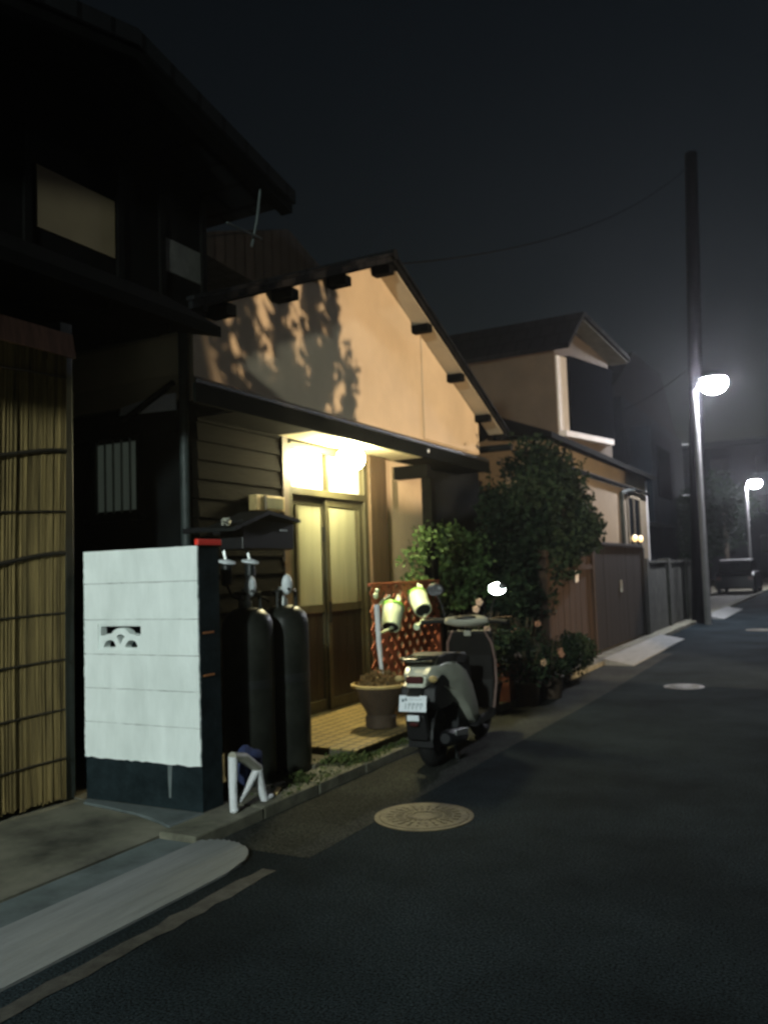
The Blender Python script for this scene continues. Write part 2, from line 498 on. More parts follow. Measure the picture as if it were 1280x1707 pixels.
# manhole covers
def manhole(x, y, r, label):
    t = thing('manhole_cover', label, 'manhole cover', (x, y, 0), 'manhole covers in the road')
    ring = MB().lathe([(r*0.9, 0.001), (r*0.9, 0.006), (r, 0.006), (r, 0.001)], 40, T((x, y, 0)))
    part('rim', ring, 'iron', t)
    lid = MB().lathe([(r*0.885, 0.001), (r*0.885, 0.008), (r*0.8, 0.009)], 40, T((x, y, 0)))
    for a in range(24):
        an = a*math.pi/12
        for q in (0.3, 0.5, 0.68):
            lid.box(-0.02, 0.02, -0.008, 0.008, 0.009, 0.013, T((x + math.cos(an)*r*q, y + math.sin(an)*r*q, 0)) @ Matrix.Rotation(an, 4, 'Z'))
    part('lid', lid, 'iron', t)
manhole(-2.2, 4.53, 0.285, 'large round manhole cover in the road, lit yellow, nearest the camera')
manhole(-1.66, 10.28, 0.22, 'small dim round cover out in the road beyond the scooter')
manhole(-1.50, 19.0, 0.30, 'far round cover in the lit patch of road near the street lamp')

# ================================================================== WHITE BLOCK WALL
bw = thing('block_wall', 'low garden wall of concrete blocks painted white on its front face', 'block wall', (-3.8, 4.04, 0))
X0, X1, YF, YB = -4.27, -3.34, 3.965, 4.15
VX0, VX1, VZ0, VZ1 = -4.145, -3.785, 0.985, 1.14
core = MB()
core.box(X0, VX0, YF, YB, -0.1, 1.60).box(VX1, X1, YF, YB, -0.1, 1.60)
core.box(VX0, VX1, YF, YB, -0.1, VZ0).box(VX0, VX1, YF, YB, VZ1, 1.60)
core.box(VX0, VX1, YF + 0.12, YB, VZ0, VZ1)
part('core', core, 'dark_block', bw, 'unpainted dark concrete of the wall')
paint = MB()
def slab(mb, x0, x1, z0, z1, yf, rag_l=0.0, rag_r=0.0, rag_b=0.0):
    n = 12; pts = []
    nb = max(2, int((x1-x0)/0.03))
    for i in range(nb+1):
        pts.append((x0 + (x1-x0)*i/nb, z0 + (rng.uniform(-rag_b, rag_b) if rag_b else rng.uniform(-0.0012, 0.0012))))
    for i in range(1, n):
        pts.append((x1 + rng.uniform(-rag_r, rag_r*0.4), z0 + (z1-z0)*i/n))
    for i in range(nb, -1, -1):
        pts.append((x0 + (x1-x0)*i/nb, z1 + rng.uniform(-0.0012, 0.0012)))
    for i in range(n-1, 0, -1):
        pts.append((x0 + rng.uniform(-rag_l*0.4, rag_l), z0 + (z1-z0)*i/n))
    mb.prism(pts, 'y', yf, YF)
zj = [0.315, 0.535, 0.745, 0.955, 1.17, 1.395, 1.603]
for k in range(6):
    z0, z1 = zj[k] + 0.0022, zj[k+1] - 0.0022
    off = 0.0 if k % 2 else 0.2
    cuts = [X0] + [x for x in (X0 + 0.36 + off*0.9, X0 + 0.76 + off*0.3) if x < X1 - 0.08] + [X1]
    if k == 3:
        slab(paint, X0, VX0, z0, z1, YF - 0.012, 0.005, 0)
        slab(paint, VX0, VX1, z0, VZ0, YF - 0.012)
        slab(paint, VX0, VX1, VZ1, z1, YF - 0.012)
        slab(paint, VX1, X1, z0, z1, YF - 0.012, 0, 0.005)
        continue
    for i in range(len(cuts)-1):
        slab(paint, cuts[i] + (0.0004 if i else 0), cuts[i+1], z0, z1, YF - 0.0115 - rng.uniform(0, 0.0012),
             0.005 if i == 0 else 0, 0.005 if i == len(cuts)-2 else 0, 0.0045 if k == 0 else 0)
pj = MB()
part('painted_face', paint, 'white_paint', bw, 'white painted courses with ragged edges')
jb = MB()
for k in range(1, 6):
    z = zj[k]
    segs = [(X0 + 0.008, X1 - 0.008)]
    for (a, b) in segs:
        jb.box(a, b, YF - 0.0085 + rng.uniform(-0.001, 0.001), YF, z - 0.0035, z + 0.0035)
part('mortar_joint', jb, 'mortar', bw)
drip = MB()
drip.prism([(-3.60, 0.325), (-3.565, 0.325), (-3.572, 0.22), (-3.578, 0.12), (-3.592, 0.12), (-3.596, 0.2)], 'y', YF - 0.003, YF)
part('paint_drip', drip, 'gutter', bw)
# pierced vent block: overlapping arches
def vent():
    mb = MB()
    w, h = VX1 - VX0, VZ1 - VZ0
    nx, nz = 90, 40
    def solid(i, k):
        u = (i+0.5)/nx*w; v = (k+0.5)/nz*h
        if u < 0.012 or u > w-0.012 or v < 0.012 or v > h-0.010: return True
        for cxx in (w*0.25, w*0.75):
            d = math.hypot((u-cxx)/1.0, (v-0.012)*1.05)
            if d < 0.050: return False       # lower half domes
            if d < 0.088: return True        # arch rings
        d = math.hypot(u - w*0.5, (v - h*0.40)*1.25)
        if d < 0.040: return False           # middle eye
        if d < 0.088 : return True
        return v < h*0.55
    for k in range(nz):
        i = 0
        while i < nx:
            if solid(i, k):
                j = i
                while j < nx and solid(j, k): j += 1
                mb.box(VX0 + w*i/nx, VX0 + w*j/nx, YF - 0.004, YF + 0.05, VZ0 + h*k/nz, VZ0 + h*(k+1)/nz)
                i = j
            else:
                i += 1
    return mb
part('vent_block', vent(), 'white_paint', bw, 'pierced ventilation block with overlapping arches')
part('red_marker', MB().box(-3.352, -3.325, 3.945, 4.165, 1.603, 1.640), 'red_tape', bw, 'bright red reflector strip on the wall top end', bevel=0.004)
for z in (1.08, 0.83):
    part('tape_mark', MB().box(-3.34, -3.336, 3.99, 4.09, z, z + 0.012), 'orange_tape', bw)

# ================================================================== LEFT HOUSE
lh = thing('old_house', 'dark old two storey house with a broad roof at the left edge', 'house', (-5.0, 2.0, 0))
w = MB()
w.box(-9, -4.75, -3, 3.86, 0, 3.3)
w.box(-9, -5.85, 3.86, 5.0, 0, 3.3)
part('lower_wall', w, 'dark_wall', lh)
w = MB().box(-9, -4.1, -3, 5.0, 3.3, 4.25)
w.prism([(-3.0, 4.25), (5.0, 4.25), (5.0, 4.3), (3.7, 4.55), (-3.0, 3.2)], 'x', -9, -4.1)
part('upper_wall', w, 'black_wood', lh)
for y0 in (2.3, 2.9, 3.36, 4.10, 4.5, 4.95):
    part('batten', MB().box(-4.1, -4.075, y0, y0 + 0.05, 3.4, 4.25), 'black_wood', lh)
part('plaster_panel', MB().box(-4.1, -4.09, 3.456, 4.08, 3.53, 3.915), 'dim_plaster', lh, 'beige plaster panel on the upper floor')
part('plaster_panel', MB().box(-4.1, -4.09, 4.56, 4.94, 3.60, 3.84), 'block', lh, 'dim grey panel on the upper floor')
rf = MB()
def roof_slab(mb, y0, z0, y1, z1, x0, x1, th):
    mb.prism([(y0, z0), (y1, z1), (y1, z1 + th), (y0, z0 + th)], 'x', x0, x1)
roof_slab(rf, 3.7, 4.60, 5.36, 4.24, -11, -3.5, 0.10)
roof_slab(rf, 3.7, 4.60, -3.5, 2.98, -11, -3.5, 0.10)
part('roof', rf, 'roof', lh)
vb = MB()
roof_slab(vb, 3.7, 4.52, 5.34, 4.165, -3.62, -3.52, 0.078)
roof_slab(vb, 3.7, 4.52, -3.5, 2.9, -3.62, -3.52, 0.078)
part('bargeboard', vb, 'black_wood', lh)
pr_ = MB()
pr_.prism([(-4.1, 3.42), (-3.6, 3.10), (-3.6, 3.03), (-4.75, 3.32), (-4.75, 3.40)], 'y', -3, 4.55)
part('pent_roof', pr_, 'black_wood', lh)
rt = MB()
for i in range(14):
    y0 = -2.8 + i*0.53
    rt.prism([(-4.7, 3.28), (-3.68, 3.035), (-3.68, 2.985), (-4.7, 3.22)], 'y', y0, y0 + 0.05)
part('rafter', rt, 'black_wood', lh)
part('corner_post', MB().box(-4.47, -4.36, 3.86, 3.96, 0.05, 3.1), 'pipe', lh, bevel=0.006)
part('blind_rail', MB().tube([(-4.42, -2, 3.0), (-4.42, 3.86, 2.98)], 0.03), 'black_wood', lh)
dp = MB()
dp.tube([(-3.58, 5.02, 4.27), (-3.60, 4.99, 4.0), (-3.63, 4.96, 3.80)], 0.010, 6)
dp.tube([(-3.60, 4.64, 3.86), (-3.60, 5.04, 3.88)], 0.008, 6)
part('drain_rod', dp, 'pipe', lh, 'thin pale rods under the roof corner')

# bamboo blind hung in front
bb = thing('bamboo_blind', 'tall yellow bamboo reed screen hanging at the left edge', 'blind', (-4.33, 3.0, 0))
def reed_x(y, z):
    return -4.33 + 0.03*math.sin(y*3.1 + 0.4) + 0.018*math.sin(z*1.3 + y)
reeds = MB()
y = 1.6
while y < 3.87:
    r = rng.uniform(0.0045, 0.0085)
    top = 3.02 - 0.10*max(0, (y - 2.9)) + rng.uniform(-0.02, 0.02)
    bot = 0.06 + rng.uniform(0, 0.03)
    ph = rng.uniform(-0.005, 0.005)
    reeds.tube([(reed_x(y, z) + ph, y + rng.uniform(-0.003, 0.003), z) for z in (bot, 0.8, 1.6, 2.3, top)], r, 5, cap=False)
    y += r*1.75
part('reeds', reeds, 'reed', bb, smooth=True)
tw = MB()
for z0, sag in ((2.72, 0.02), (2.25, 0.10), (1.86, 0.03), (1.60, 0.09), (1.22, 0.015), (0.93, 0.02), (0.62, 0.02), (0.32, 0.01)):
    pts = []
    for i in range(24):
        yy = 1.6 + 2.26*i/23
        zz = z0 - sag*math.sin((yy - 2.4)/1.5*math.pi)**2
        pts.append((reed_x(yy, zz) + 0.014, yy, zz))
    tw.tube(pts, 0.007 if sag < 0.05 else 0.014, 5)
part('tie_cord', tw, 'twine', bb)
hood = MB()
hood.prism([(-4.27, 3.0), (-4.24, 2.84), (-4.26, 2.84), (-4.30, 3.0)], 'y', 1.6, 3.88)
part('top_cloth', hood, 'hung_cloth', bb, 'reddish brown cloth band along the top')

# ================================================================== GABLED HOUSE WITH PORCH
gh = thing('gabled_house', 'low house with ochre plastered gable, dark timber below and lit porch door', 'house', (-4.3, 8.2, 0))
XF = -4.3
YL, YR, YA = 5.09, 11.0, 8.10
ZE, ZA = 3.48, 4.74
g = MB()
g.prism([(YL, 2.78), (YR, 2.78), (YR, ZE), (YA, ZA), (YL, ZE)], 'x', -11, XF)
g.box(-11, XF, 8.15, 9.30, 0.05, 2.78)
part('plaster_wall', g, 'stucco', gh, 'ochre plastered gable wall')
g = MB()
g.box(-11, XF - 0.02, 9.30, YR, 0.05, 2.776)
part('dark_wall', g, 'dark_wall', gh)
g = MB()
_t = lambda yy: ZA - (yy - YA)*(ZA - ZE)/(YR - YA)
g.prism([(9.22, 2.985), (YR - 0.02, 2.985), (YR - 0.02, _t(YR - 0.02) - 0.02), (9.22, _t(9.22) - 0.02)], 'x', XF, XF + 0.018)
part('plaster_panel', g, 'stucco', gh, 'slightly raised right bay of the gable', bevel=0.012)
sd = MB()
z = 0.10
k = 0
while z < 2.76:
    h = 0.148
    sd.prism([(XF - 0.05, z), (XF + 0.022, z), (XF + 0.008, min(z + h - 0.006, 2.77)), (XF - 0.05, min(z + h - 0.006, 2.77))], 'y', YL + 0.012, 6.215)
    z += h
sd.box(-5.2, XF - 0.05, YL + 0.012, 6.2, 0.05, 2.77)
part('timber_siding', sd, 'siding', gh)
part('corner_board', MB().box(XF - 0.10, XF + 0.03, 6.215, 6.30, 0.1, 2.72), 'brown_wood', gh, bevel=0.004)
# south flank, facing the camera behind the white wall
fl = MB()
fl.box(-11, XF - 0.06, YL, YL + 0.012, 0.05, 2.80)
part('flank_wall', fl, 'dark_wall', gh)
fl = MB().box(-8, -4.42, YL - 0.015, YL, 3.0, 3.30)
part('flank_plaster', fl, 'pale_plaster', gh)
part('flank_beam', MB().box(-8, -4.34, YL - 0.03, YL, 2.55, 2.66), 'black_wood', gh, bevel=0.004)
gt = MB()
gt.tube([(-8, YL - 0.12, 3.40), (-4.55, YL - 0.12, 3.33)], 0.045, 10)
part('gutter', gt, 'metal_dark', gh, smooth=True)
fw = part('window', MB().box(-5.36, -4.83, YL - 0.04, YL, 1.93, 1.97).box(-5.36, -4.83, YL - 0.04, YL, 2.52, 2.56).box(-5.36, -5.32, YL - 0.04, YL, 1.97, 2.52).box(-4.87, -4.83, YL - 0.04, YL, 1.97, 2.52), 'metal_dark', gh, 'small barred flank window')
part('pane', MB().box(-5.32, -4.87, YL - 0.012, YL - 0.002, 1.97, 2.52), 'dim_pane', fw, 'faintly lit curtained pane')
bars = MB()
for i in range(5):
    x = -5.28 + i*0.09
    bars.tube([(x, YL - 0.05, 1.95), (x, YL - 0.05, 2.54)], 0.009, 6)
part('bar', bars, 'steel', fw)
part('window_sill', MB().box(-5.40, -4.80, YL - 0.09, YL, 1.88, 1.925), 'metal_dark', fw)
part('downpipe', MB().tube([(-4.36, YL - 0.05, 3.35), (-4.36, YL - 0.05, 0.06)], 0.038, 10), 'pipe', gh, smooth=True)
# roof
rf = MB()
sl_ = (ZA - ZE)/(YA - YL); sr_ = (ZA - ZE)/(YR - YA)
XV = -4.06
roof_slab(rf, YA, ZA + 0.02, YL - 0.28, ZE + 0.02 - 0.28*sl_, -12, XV, 0.06)
roof_slab(rf, YA, ZA + 0.02, YR + 0.50, ZE + 0.02 - 0.50*sr_, -12, XV, 0.06)
part('roof', rf, 'roof', gh)
rg = MB()
rg.tube([(-12, YA, ZA + 0.09), (XV + 0.035, YA, ZA + 0.09)], 0.06, 10)
part('ridge_tile', rg, 'roof', gh)
ve = MB()
roof_slab(ve, YA, ZA + 0.085, YL - 0.30, ZE + 0.085 - 0.30*sl_, XV - 0.16, XV + 0.03, 0.03)
roof_slab(ve, YA, ZA + 0.085, YR + 0.52, ZE + 0.085 - 0.52*sr_, XV - 0.16, XV + 0.03, 0.03)
part('verge_tile', ve, 'roof', gh)
sf = MB()
roof_slab(sf, YA + 0.12, ZA - 0.055, YR + 0.42, ZE + 0.012 - 0.42*sr_, XF + 0.003, XV - 0.03, 0.012)
part('verge_soffit', sf, 'beige', gh, 'pale underside of the roof overhang')
for yy in (5.30, 6.20, 7.15, 8.10, 9.05, 10.0, 10.9):
    zz = ZA - (YA - yy)*sl_ if yy < YA else ZA - (yy - YA)*sr_
    part('purlin', MB().box(XF, XV - 0.02, yy - 0.058, yy + 0.058, zz - 0.11, zz - 0.015), 'black_wood', gh, bevel=0.006)
et = MB()
for i in range(5):
    et.ball((XV - 0.15 - i*0.28, YR + 0.55, ZE + 0.06 - 0.50*sr_), 0.10, 0.09, 0.08, 10, 6)
part('eave_tile', et, 'roof', gh, smooth=True)
part('eave_gutter', MB().tube([(-11, YR + 0.62, ZE - 0.30), (XV + 0.02, YR + 0.62, ZE - 0.34)], 0.05, 8), 'metal_dark', gh)
# awning over the porch
aw = MB()
XA = -3.85
aw.poly([(XF,5.10,2.93),(XA,4.58,2.765),(XA,10.2,2.765),(XF,11.2,2.93),(XF,5.10,2.97),(XA,4.58,2.79),(XA,10.2,2.79),(XF,11.2,2.97)])
pa = part('awning', aw, 'metal_dark', gh)
part('fascia', MB().box(XA - 0.03, XA, 4.58, 10.2, 2.625, 2.762), 'fascia', pa)
part('soffit', MB().box(XF + 0.002, XA - 0.032, 6.18, 8.38, 2.640, 2.655), 'soffit', pa, 'cream boarded ceiling over the door')
part('dark_soffit', MB().box(XF + 0.002, XA - 0.032, 5.10, 6.178, 2.640, 2.655), 'black_wood', pa)
part('dark_soffit', MB().box(XF + 0.002, XA - 0.032, 8.382, 10.18, 2.640, 2.655), 'black_wood', pa)
part('beam', MB().box(XF + 0.002, XA - 0.04, 8.40, 8.52, 2.43, 2.57), 'black_wood', gh, bevel=0.005)
part('porch_post', MB().box(XA - 0.12, XA - 0.002, 8.40, 8.52, 0.13, 2.42), 'black_wood', gh, bevel=0.006)
part('bolt', MB().ball((XA + 0.006, 8.35, 2.70), 0.012, 0.022, 0.022, 10, 6), 'tag', pa)
# door
XD = XF - 0.06
df = MB()
df.box(XF - 0.14, XF + 0.01, 6.30, 6.38, 0.13, 2.60)
df.box(XF - 0.14, XF + 0.01, 7.70, 7.78, 0.13, 2.60)
df.box(XF - 0.14, XF + 0.012, 6.38, 7.70, 2.14, 2.21)
df.box(XF - 0.14, XF + 0.008, 6.38, 7.70, 2.56, 2.62)
df.box(XF - 0.14, XF + 0.006, 6.985, 7.035, 2.21, 2.56)
df.box(XF - 0.16, XF + 0.05, 6.30, 7.78, 0.06, 0.13)
part('door_frame', df, 'sash', gh, bevel=0.004)
for (a, b) in ((6.38, 6.985), (7.035, 7.70)):
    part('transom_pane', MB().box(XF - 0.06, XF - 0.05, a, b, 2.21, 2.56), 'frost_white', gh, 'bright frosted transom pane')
def sliding(y0, y1, xo):
    fr = MB()
    fr.box(xo - 0.03, xo, y0, y0 + 0.065, 0.135, 2.135)
    fr.box(xo - 0.03, xo, y1 - 0.065, y1, 0.135, 2.135)
    fr.box(xo - 0.03, xo, y0 + 0.065, y1 - 0.065, 2.06, 2.135)
    fr.box(xo - 0.03, xo, y0 + 0.065, y1 - 0.065, 1.05, 1.13)
    fr.box(xo - 0.03, xo, y0 + 0.065, y1 - 0.065, 0.135, 0.24)
    d = part('sliding_door', fr, 'sash', gh, bevel=0.003)
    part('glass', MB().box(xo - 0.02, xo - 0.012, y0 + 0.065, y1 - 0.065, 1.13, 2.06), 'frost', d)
    bd = MB()
    n = 4
    for i in range(n):
        a = y0 + 0.066 + (y1 - y0 - 0.132)*i/n
        bd.box(xo - 0.02, xo - 0.010, a + 0.002, y0 + 0.066 + (y1 - y0 - 0.132)*(i+1)/n - 0.002, 0.24, 1.05)
    part('lower_board', bd, 'door_wood', d)
    return d
d1 = sliding(6.383, 7.03, XF - 0.055)
part('latch', MB().box(XF - 0.055, XF - 0.035, 6.975, 7.005, 1.72, 1.86), 'metal_dark', d1)
part('mullion', MB().box(XF - 0.054, XF - 0.040, 6.50, 6.545, 1.135, 2.055), 'sash', d1)
d2 = sliding(6.985, 7.697, XF - 0.02)
part('handle', MB().box(XF - 0.02, XF - 0.006, 7.005, 7.03, 0.95, 1.15), 'metal_dark', d2)
part('mullion', MB().box(XF - 0.021, XF - 0.006, 7.545, 7.565, 1.135, 2.055), 'sash', d2)
part('door_jamb', MB().box(XF - 0.16, XF + 0.04, 7.78, 8.15, 0.05, 2.638), 'brown_wood', gh, 'wide brown timber jamb right of the door', bevel=0.005)
part('back_panel', MB().box(XF - 0.22, XF - 0.17, 6.2, 7.8, 0.05, 2.7), 'dark_wall', gh)
# pale laundry / sheet under the flank eave
cl = MB()
cl.prism([(-4.98, 2.72), (-4.40, 2.70), (-4.40, 2.83), (-4.60, 2.83), (-4.96, 2.78)], 'y', YL - 0.10, YL - 0.085)
single('pale_sheet', cl, 'laundry', 'pale folded sheet hung under the eave above the barred window', 'sheet', (-4.7, YL - 0.09, 2.7))
br_ = MB()
br_.tube([(-4.90, YL - 0.14, 2.66), (-4.38, YL - 0.14, 2.90)], 0.025, 6)
part('brace', br_, 'black_wood', gh)

# porch lamp
pl = thing('porch_lamp', 'glowing globe lamp under the porch ceiling above the sliding door', 'lamp', (-4.02, 6.98, 2.64))
part('base', MB().lathe([(0.07, 2.615), (0.07, 2.64)], 20, T((-4.02, 6.98, 0))), 'trim_white', pl)
part('globe', MB().ball((-4.02, 6.98, 2.49), 0.13, 0.15, 0.115, 24, 14), 'porch_glow', pl, smooth=True)

# electric meter beside the door
em = thing('electric_meter', 'small pale meter box on the dark siding left of the door', 'meter', (XF + 0.06, 5.92, 2.03))
part('case', MB().box(XF + 0.023, XF + 0.10, 5.72, 6.13, 1.955, 2.085), 'pot_rim', em, bevel=0.006)
part('meter_window', MB().box(XF + 0.101, XF + 0.106, 5.86, 6.10, 1.975, 2.065), 'frost', em)
part('divider', MB().box(XF + 0.101, XF + 0.110, 5.825, 5.855, 1.96, 2.08), 'metal_dark', em)

# hooded meter box above the gas cylinders
hb = thing('hooded_meter_box', 'black hooded gas meter box fixed above the gas cylinders', 'meter box', (-3.95, 5.0, 1.6))
mb = MB()
mb.box(-3.80, -3.60, 4.74, 5.36, 1.60, 1.80)
mb.box(XF + 0.02, -3.80, 4.9, 4.94, 1.74, 1.78).box(XF + 0.02, -3.80, 5.25, 5.29, 1.74, 1.78)
part('box', mb, 'black_plastic', hb, bevel=0.008)
mb = MB()
mb.prism([(4.60, 1.745), (5.0, 1.875), (5.40, 1.825), (5.40, 1.80), (5.0, 1.845), (4.60, 1.72)], 'x', -3.82, -3.56)
part('hood', mb, 'metal_dark', hb)
part('label_strip', MB().box(-3.599, -3.595, 5.18, 5.27, 1.735, 1.745), 'tag', hb)
rag = MB(); lumpy(rag, (-3.60, 4.56, 1.78), (0.022, 0.045, 0.022), 16, 10, 0.35, 9)
single('white_rag', rag, 'grey_plastic', 'small pale rag caught at the left corner of the meter hood', 'rag', (-3.6, 4.55, 1.78), smooth=True)

# gas cylinders
def gas(x, y, label):
    t = thing('gas_cylinder', label, 'gas cylinder', (x, y, 0.056), 'gas cylinders beside the porch')
    r = 0.172
    m = T((x, y, 0.056))
    part('body', MB().lathe([(r*0.9, 0.0), (r*0.95, 0.03), (r, 0.06), (r, 1.00), (r*0.97, 1.05), (r*0.86, 1.095), (r*0.6, 1.13), (r*0.35, 1.145)], 36, m), 'gas', t, smooth=True)
    part('paint_band', MB().lathe([(r + 0.001, 0.62), (r + 0.0015, 0.63), (r + 0.0015, 0.665), (r + 0.001, 0.675)], 36, m), 'metal_dark', t, smooth=True)
    part('foot_ring', MB().lathe([(r*0.92, -0.003), (r*0.92, 0.02), (r*0.88, 0.02), (r*0.88, -0.003)], 30, m), 'metal_dark', t)
    part('valve', MB().lathe([(0.03, 1.14), (0.03, 1.19), (0.018, 1.19), (0.018, 1.25), (0.035, 1.25), (0.035, 1.275)], 14, m), 'steel', t, smooth=True)
    gd = MB()
    for a in (0.6, 2.7, 4.8):
        gd.tube([(x + 0.09*math.cos(a), y + 0.09*math.sin(a), 1.17), (x + 0.08*math.cos(a), y + 0.08*math.sin(a), 1.30)], 0.012, 6)
    gd.torus((x, y, 1.30), 0.08, 0.012, 'z', 20, 6)
    part('guard', gd, 'gas', t)
    part('cap', MB().ball((x + 0.075, y - 0.06, 1.345), 0.035, 0.045, 0.072, 14, 9), 'tag', t, 'oval white tag on the valve', smooth=True)
    part('cap_mark', MB().ball((x + 0.105, y - 0.085, 1.315), 0.010, 0.012, 0.010, 8, 6), 'metal_dark', t)
    return t
gas(-3.53, 4.68, 'tall grey gas cylinder nearer the white wall')
gas(-3.50, 5.06, 'tall grey gas cylinder nearer the porch step')
for (x, y, z, lb) in ((-3.66, 4.63, 1.50, 'grey gas regulator with a pale top hanging left below the meter hood'), (-3.62, 4.84, 1.50, 'grey gas regulator with a broad white cap below the meter hood')):
    t = thing('gas_regulator', lb, 'regulator', (x, y, z), 'gas regulators below the hood')
    part('dial', MB().lathe([(0.05, 0), (0.062, 0.008), (0.058, 0.02), (0.02, 0.03)], 18, T((x, y, z)) @ Matrix.Rotation(R_(12), 4, 'Y')), 'tag', t, smooth=True)
    part('housing', MB().lathe([(0.02, -0.15), (0.035, -0.14), (0.038, -0.03), (0.03, 0.0)], 14, T((x, y, z))), 'metal_dark', t, smooth=True)
    hs = MB()
    hs.tube([(x, y, z - 0.14), (x + 0.03, y + 0.02, z - 0.22), (x + 0.10, y + 0.04, z - 0.25), (x + 0.13, y + 0.04, z - 0.27)], 0.010, 6)
    part('hose', hs, 'rubber', t)
    part('pipe', MB().tube([(x, y, z), (x - 0.02, y, z + 0.09)], 0.012, 6), 'steel', t)

# white stool legs and navy cloth by the kerb
st = thing('folded_stool', 'white plastic A shaped folded stool standing at the kerb by the wall end', 'stool', (-3.13, 4.1, 0.06))
lg = [[(-3.13, 3.985, 0.385), (-3.135, 3.985, 0.22), (-3.14, 3.995, 0.075)], [(-3.12, 4.20, 0.27), (-3.125, 4.235, 0.16), (-3.125, 4.27, 0.075)], [(-3.12, 4.19, 0.265), (-3.13, 4.10, 0.17), (-3.135, 4.03, 0.12)]]
for i, pts in enumerate(lg):
    part('leg', MB().tube(pts, [0.030, 0.026, 0.024] if i < 2 else [0.024, 0.02, 0.017], 10), 'white_plastic', st, smooth=True)
part('foot', MB().ball((-3.135, 3.995, 0.085), 0.024, 0.030, 0.02, 10, 6), 'white_plastic', st, smooth=True)
part('foot', MB().ball((-3.12, 4.30, 0.085), 0.024, 0.05, 0.018, 10, 6), 'white_plastic', st, smooth=True)
part('top_bar', MB().tube([(-3.13, 3.975, 0.385), (-3.13, 4.08, 0.36), (-3.12, 4.21, 0.27)], [0.030, 0.032, 0.028], 10), 'grey_plastic', st, smooth=True)
nb = MB()
lumpy(nb, (-3.21, 4.22, 0.29), (0.06, 0.12, 0.10), seed=4)
part('navy_cover', nb, 'navy', st, 'crumpled navy cloth caught on the stool', smooth=True)
single('wood_offcut', MB().box(-0.012, 0.012, -0.07, 0.07, 0, 0.016, T((-3.16, 4.45, 0.074)) @ Matrix.Rotation(R_(25), 4, 'Z')), 'pot_rim', 'short pale wood offcut lying on the kerb behind the stool', 'offcut', (-3.16, 4.45, 0.074))

# porch step
ps = thing('porch_step', 'yellow tiled porch step in front of the sliding door', 'step', (-3.7, 7.0, 0))
part('base', MB().box(XF - 0.1, -3.20, 5.47, 9.4, 0, 0.122), 'stone', ps, bevel=0.006)
part('tiles', MB().box(XF + 0.06, -3.165, 5.45, 9.4, 0.122, 0.138), 'tile', ps, bevel=0.005)
single('stepping_stone', MB().box(-3.75, -3.33, 5.14, 5.42, 0.04, 0.09), 'stone', 'rough dark stone between the gas cylinders and porch step', 'stone', (-3.55, 5.3, 0.05), bevel=0.012)

# moss and weeds along the kerb
gr = MB()
for i in range(1700):
    yy = 4.3 + 1.9*rng.random()**0.8
    xx = -3.05 - abs(rng.gauss(0.10, 0.07))
    if yy > 5.42 and xx < -3.16: xx = -3.17 + rng.uniform(0, 0.05)
    gr.leaf((xx, yy, 0.068), rng.uniform(0.006, 0.022) * (1.8 if rng.random() < 0.06 else 1), rng, 0.4)
for cxx, cyy in ((-3.22, 5.35), (-3.28, 5.30), (-3.14, 5.42), (-3.2, 4.75)):
    for i in range(160):
        gr.leaf((cxx + rng.gauss(0, 0.045), cyy + rng.gauss(0, 0.05), 0.07 + abs(rng.gauss(0, 0.02))), rng.uniform(0.02, 0.045), rng, 0.3)
single('kerb_weeds', gr, 'moss', 'mossy weeds growing along the kerb edge', 'weeds', (-3.1, 5, 0.06), kind='stuff')

# ================================================================== PORCH GARDEN THINGS
lt = thing('lattice_panel', 'red brown diamond lattice panel standing right of the door', 'trellis', (-3.78, 7.5, 0.14))
LY0, LY1, LZ0, LZ1 = 6.86, 8.30, 0.20, 1.285
def lattice(direction, xx):
    mb = MB()
    p = 0.118; wdt = 0.030
    s2 = math.sqrt(0.5)
    k = -30
    while k < 30:
        # line: y - d*z = const
        c = k * p / s2
        pts = []
        # clip line to rectangle
        cand = []
        for zz in (LZ0, LZ1):
            yy = LY0 + c + direction*(zz - LZ0)
            if LY0 <= yy <= LY1: cand.append((yy, zz))
        for yy in (LY0, LY1):
            zz = LZ0 + direction*(yy - LY0 - c)
            if LZ0 < zz < LZ1: cand.append((yy, zz))
        if len(cand) >= 2:
            a, b = cand[0], cand[-1]
            d = Vector((b[0]-a[0], b[1]-a[1]))
            if d.length > 0.05:
                nrm = Vector((-d.y, d.x)).normalized()*wdt
                pts = [(a[0]+nrm.x, a[1]+nrm.y), (b[0]+nrm.x, b[1]+nrm.y), (b[0]-nrm.x, b[1]-nrm.y), (a[0]-nrm.x, a[1]-nrm.y)]
                mb.prism(pts, 'x', xx, xx + 0.009)
        k += 1
    return mb
lm = lattice(1, -3.79); l2 = lattice(-1, -3.780)
lm.add(l2.v, l2.f)
part('lattice_strips', lm, 'lattice', lt)
part('frame', MB().box(-3.800, -3.768, LY0 - 0.03, LY1 + 0.03, LZ1, LZ1 + 0.03).box(-3.800, -3.768, LY0 - 0.03, LY1 + 0.03, LZ0 - 0.06, LZ0).box(-3.800, -3.768, LY1, LY1 + 0.03, LZ0, LZ1), 'lattice', lt, bevel=0.003)

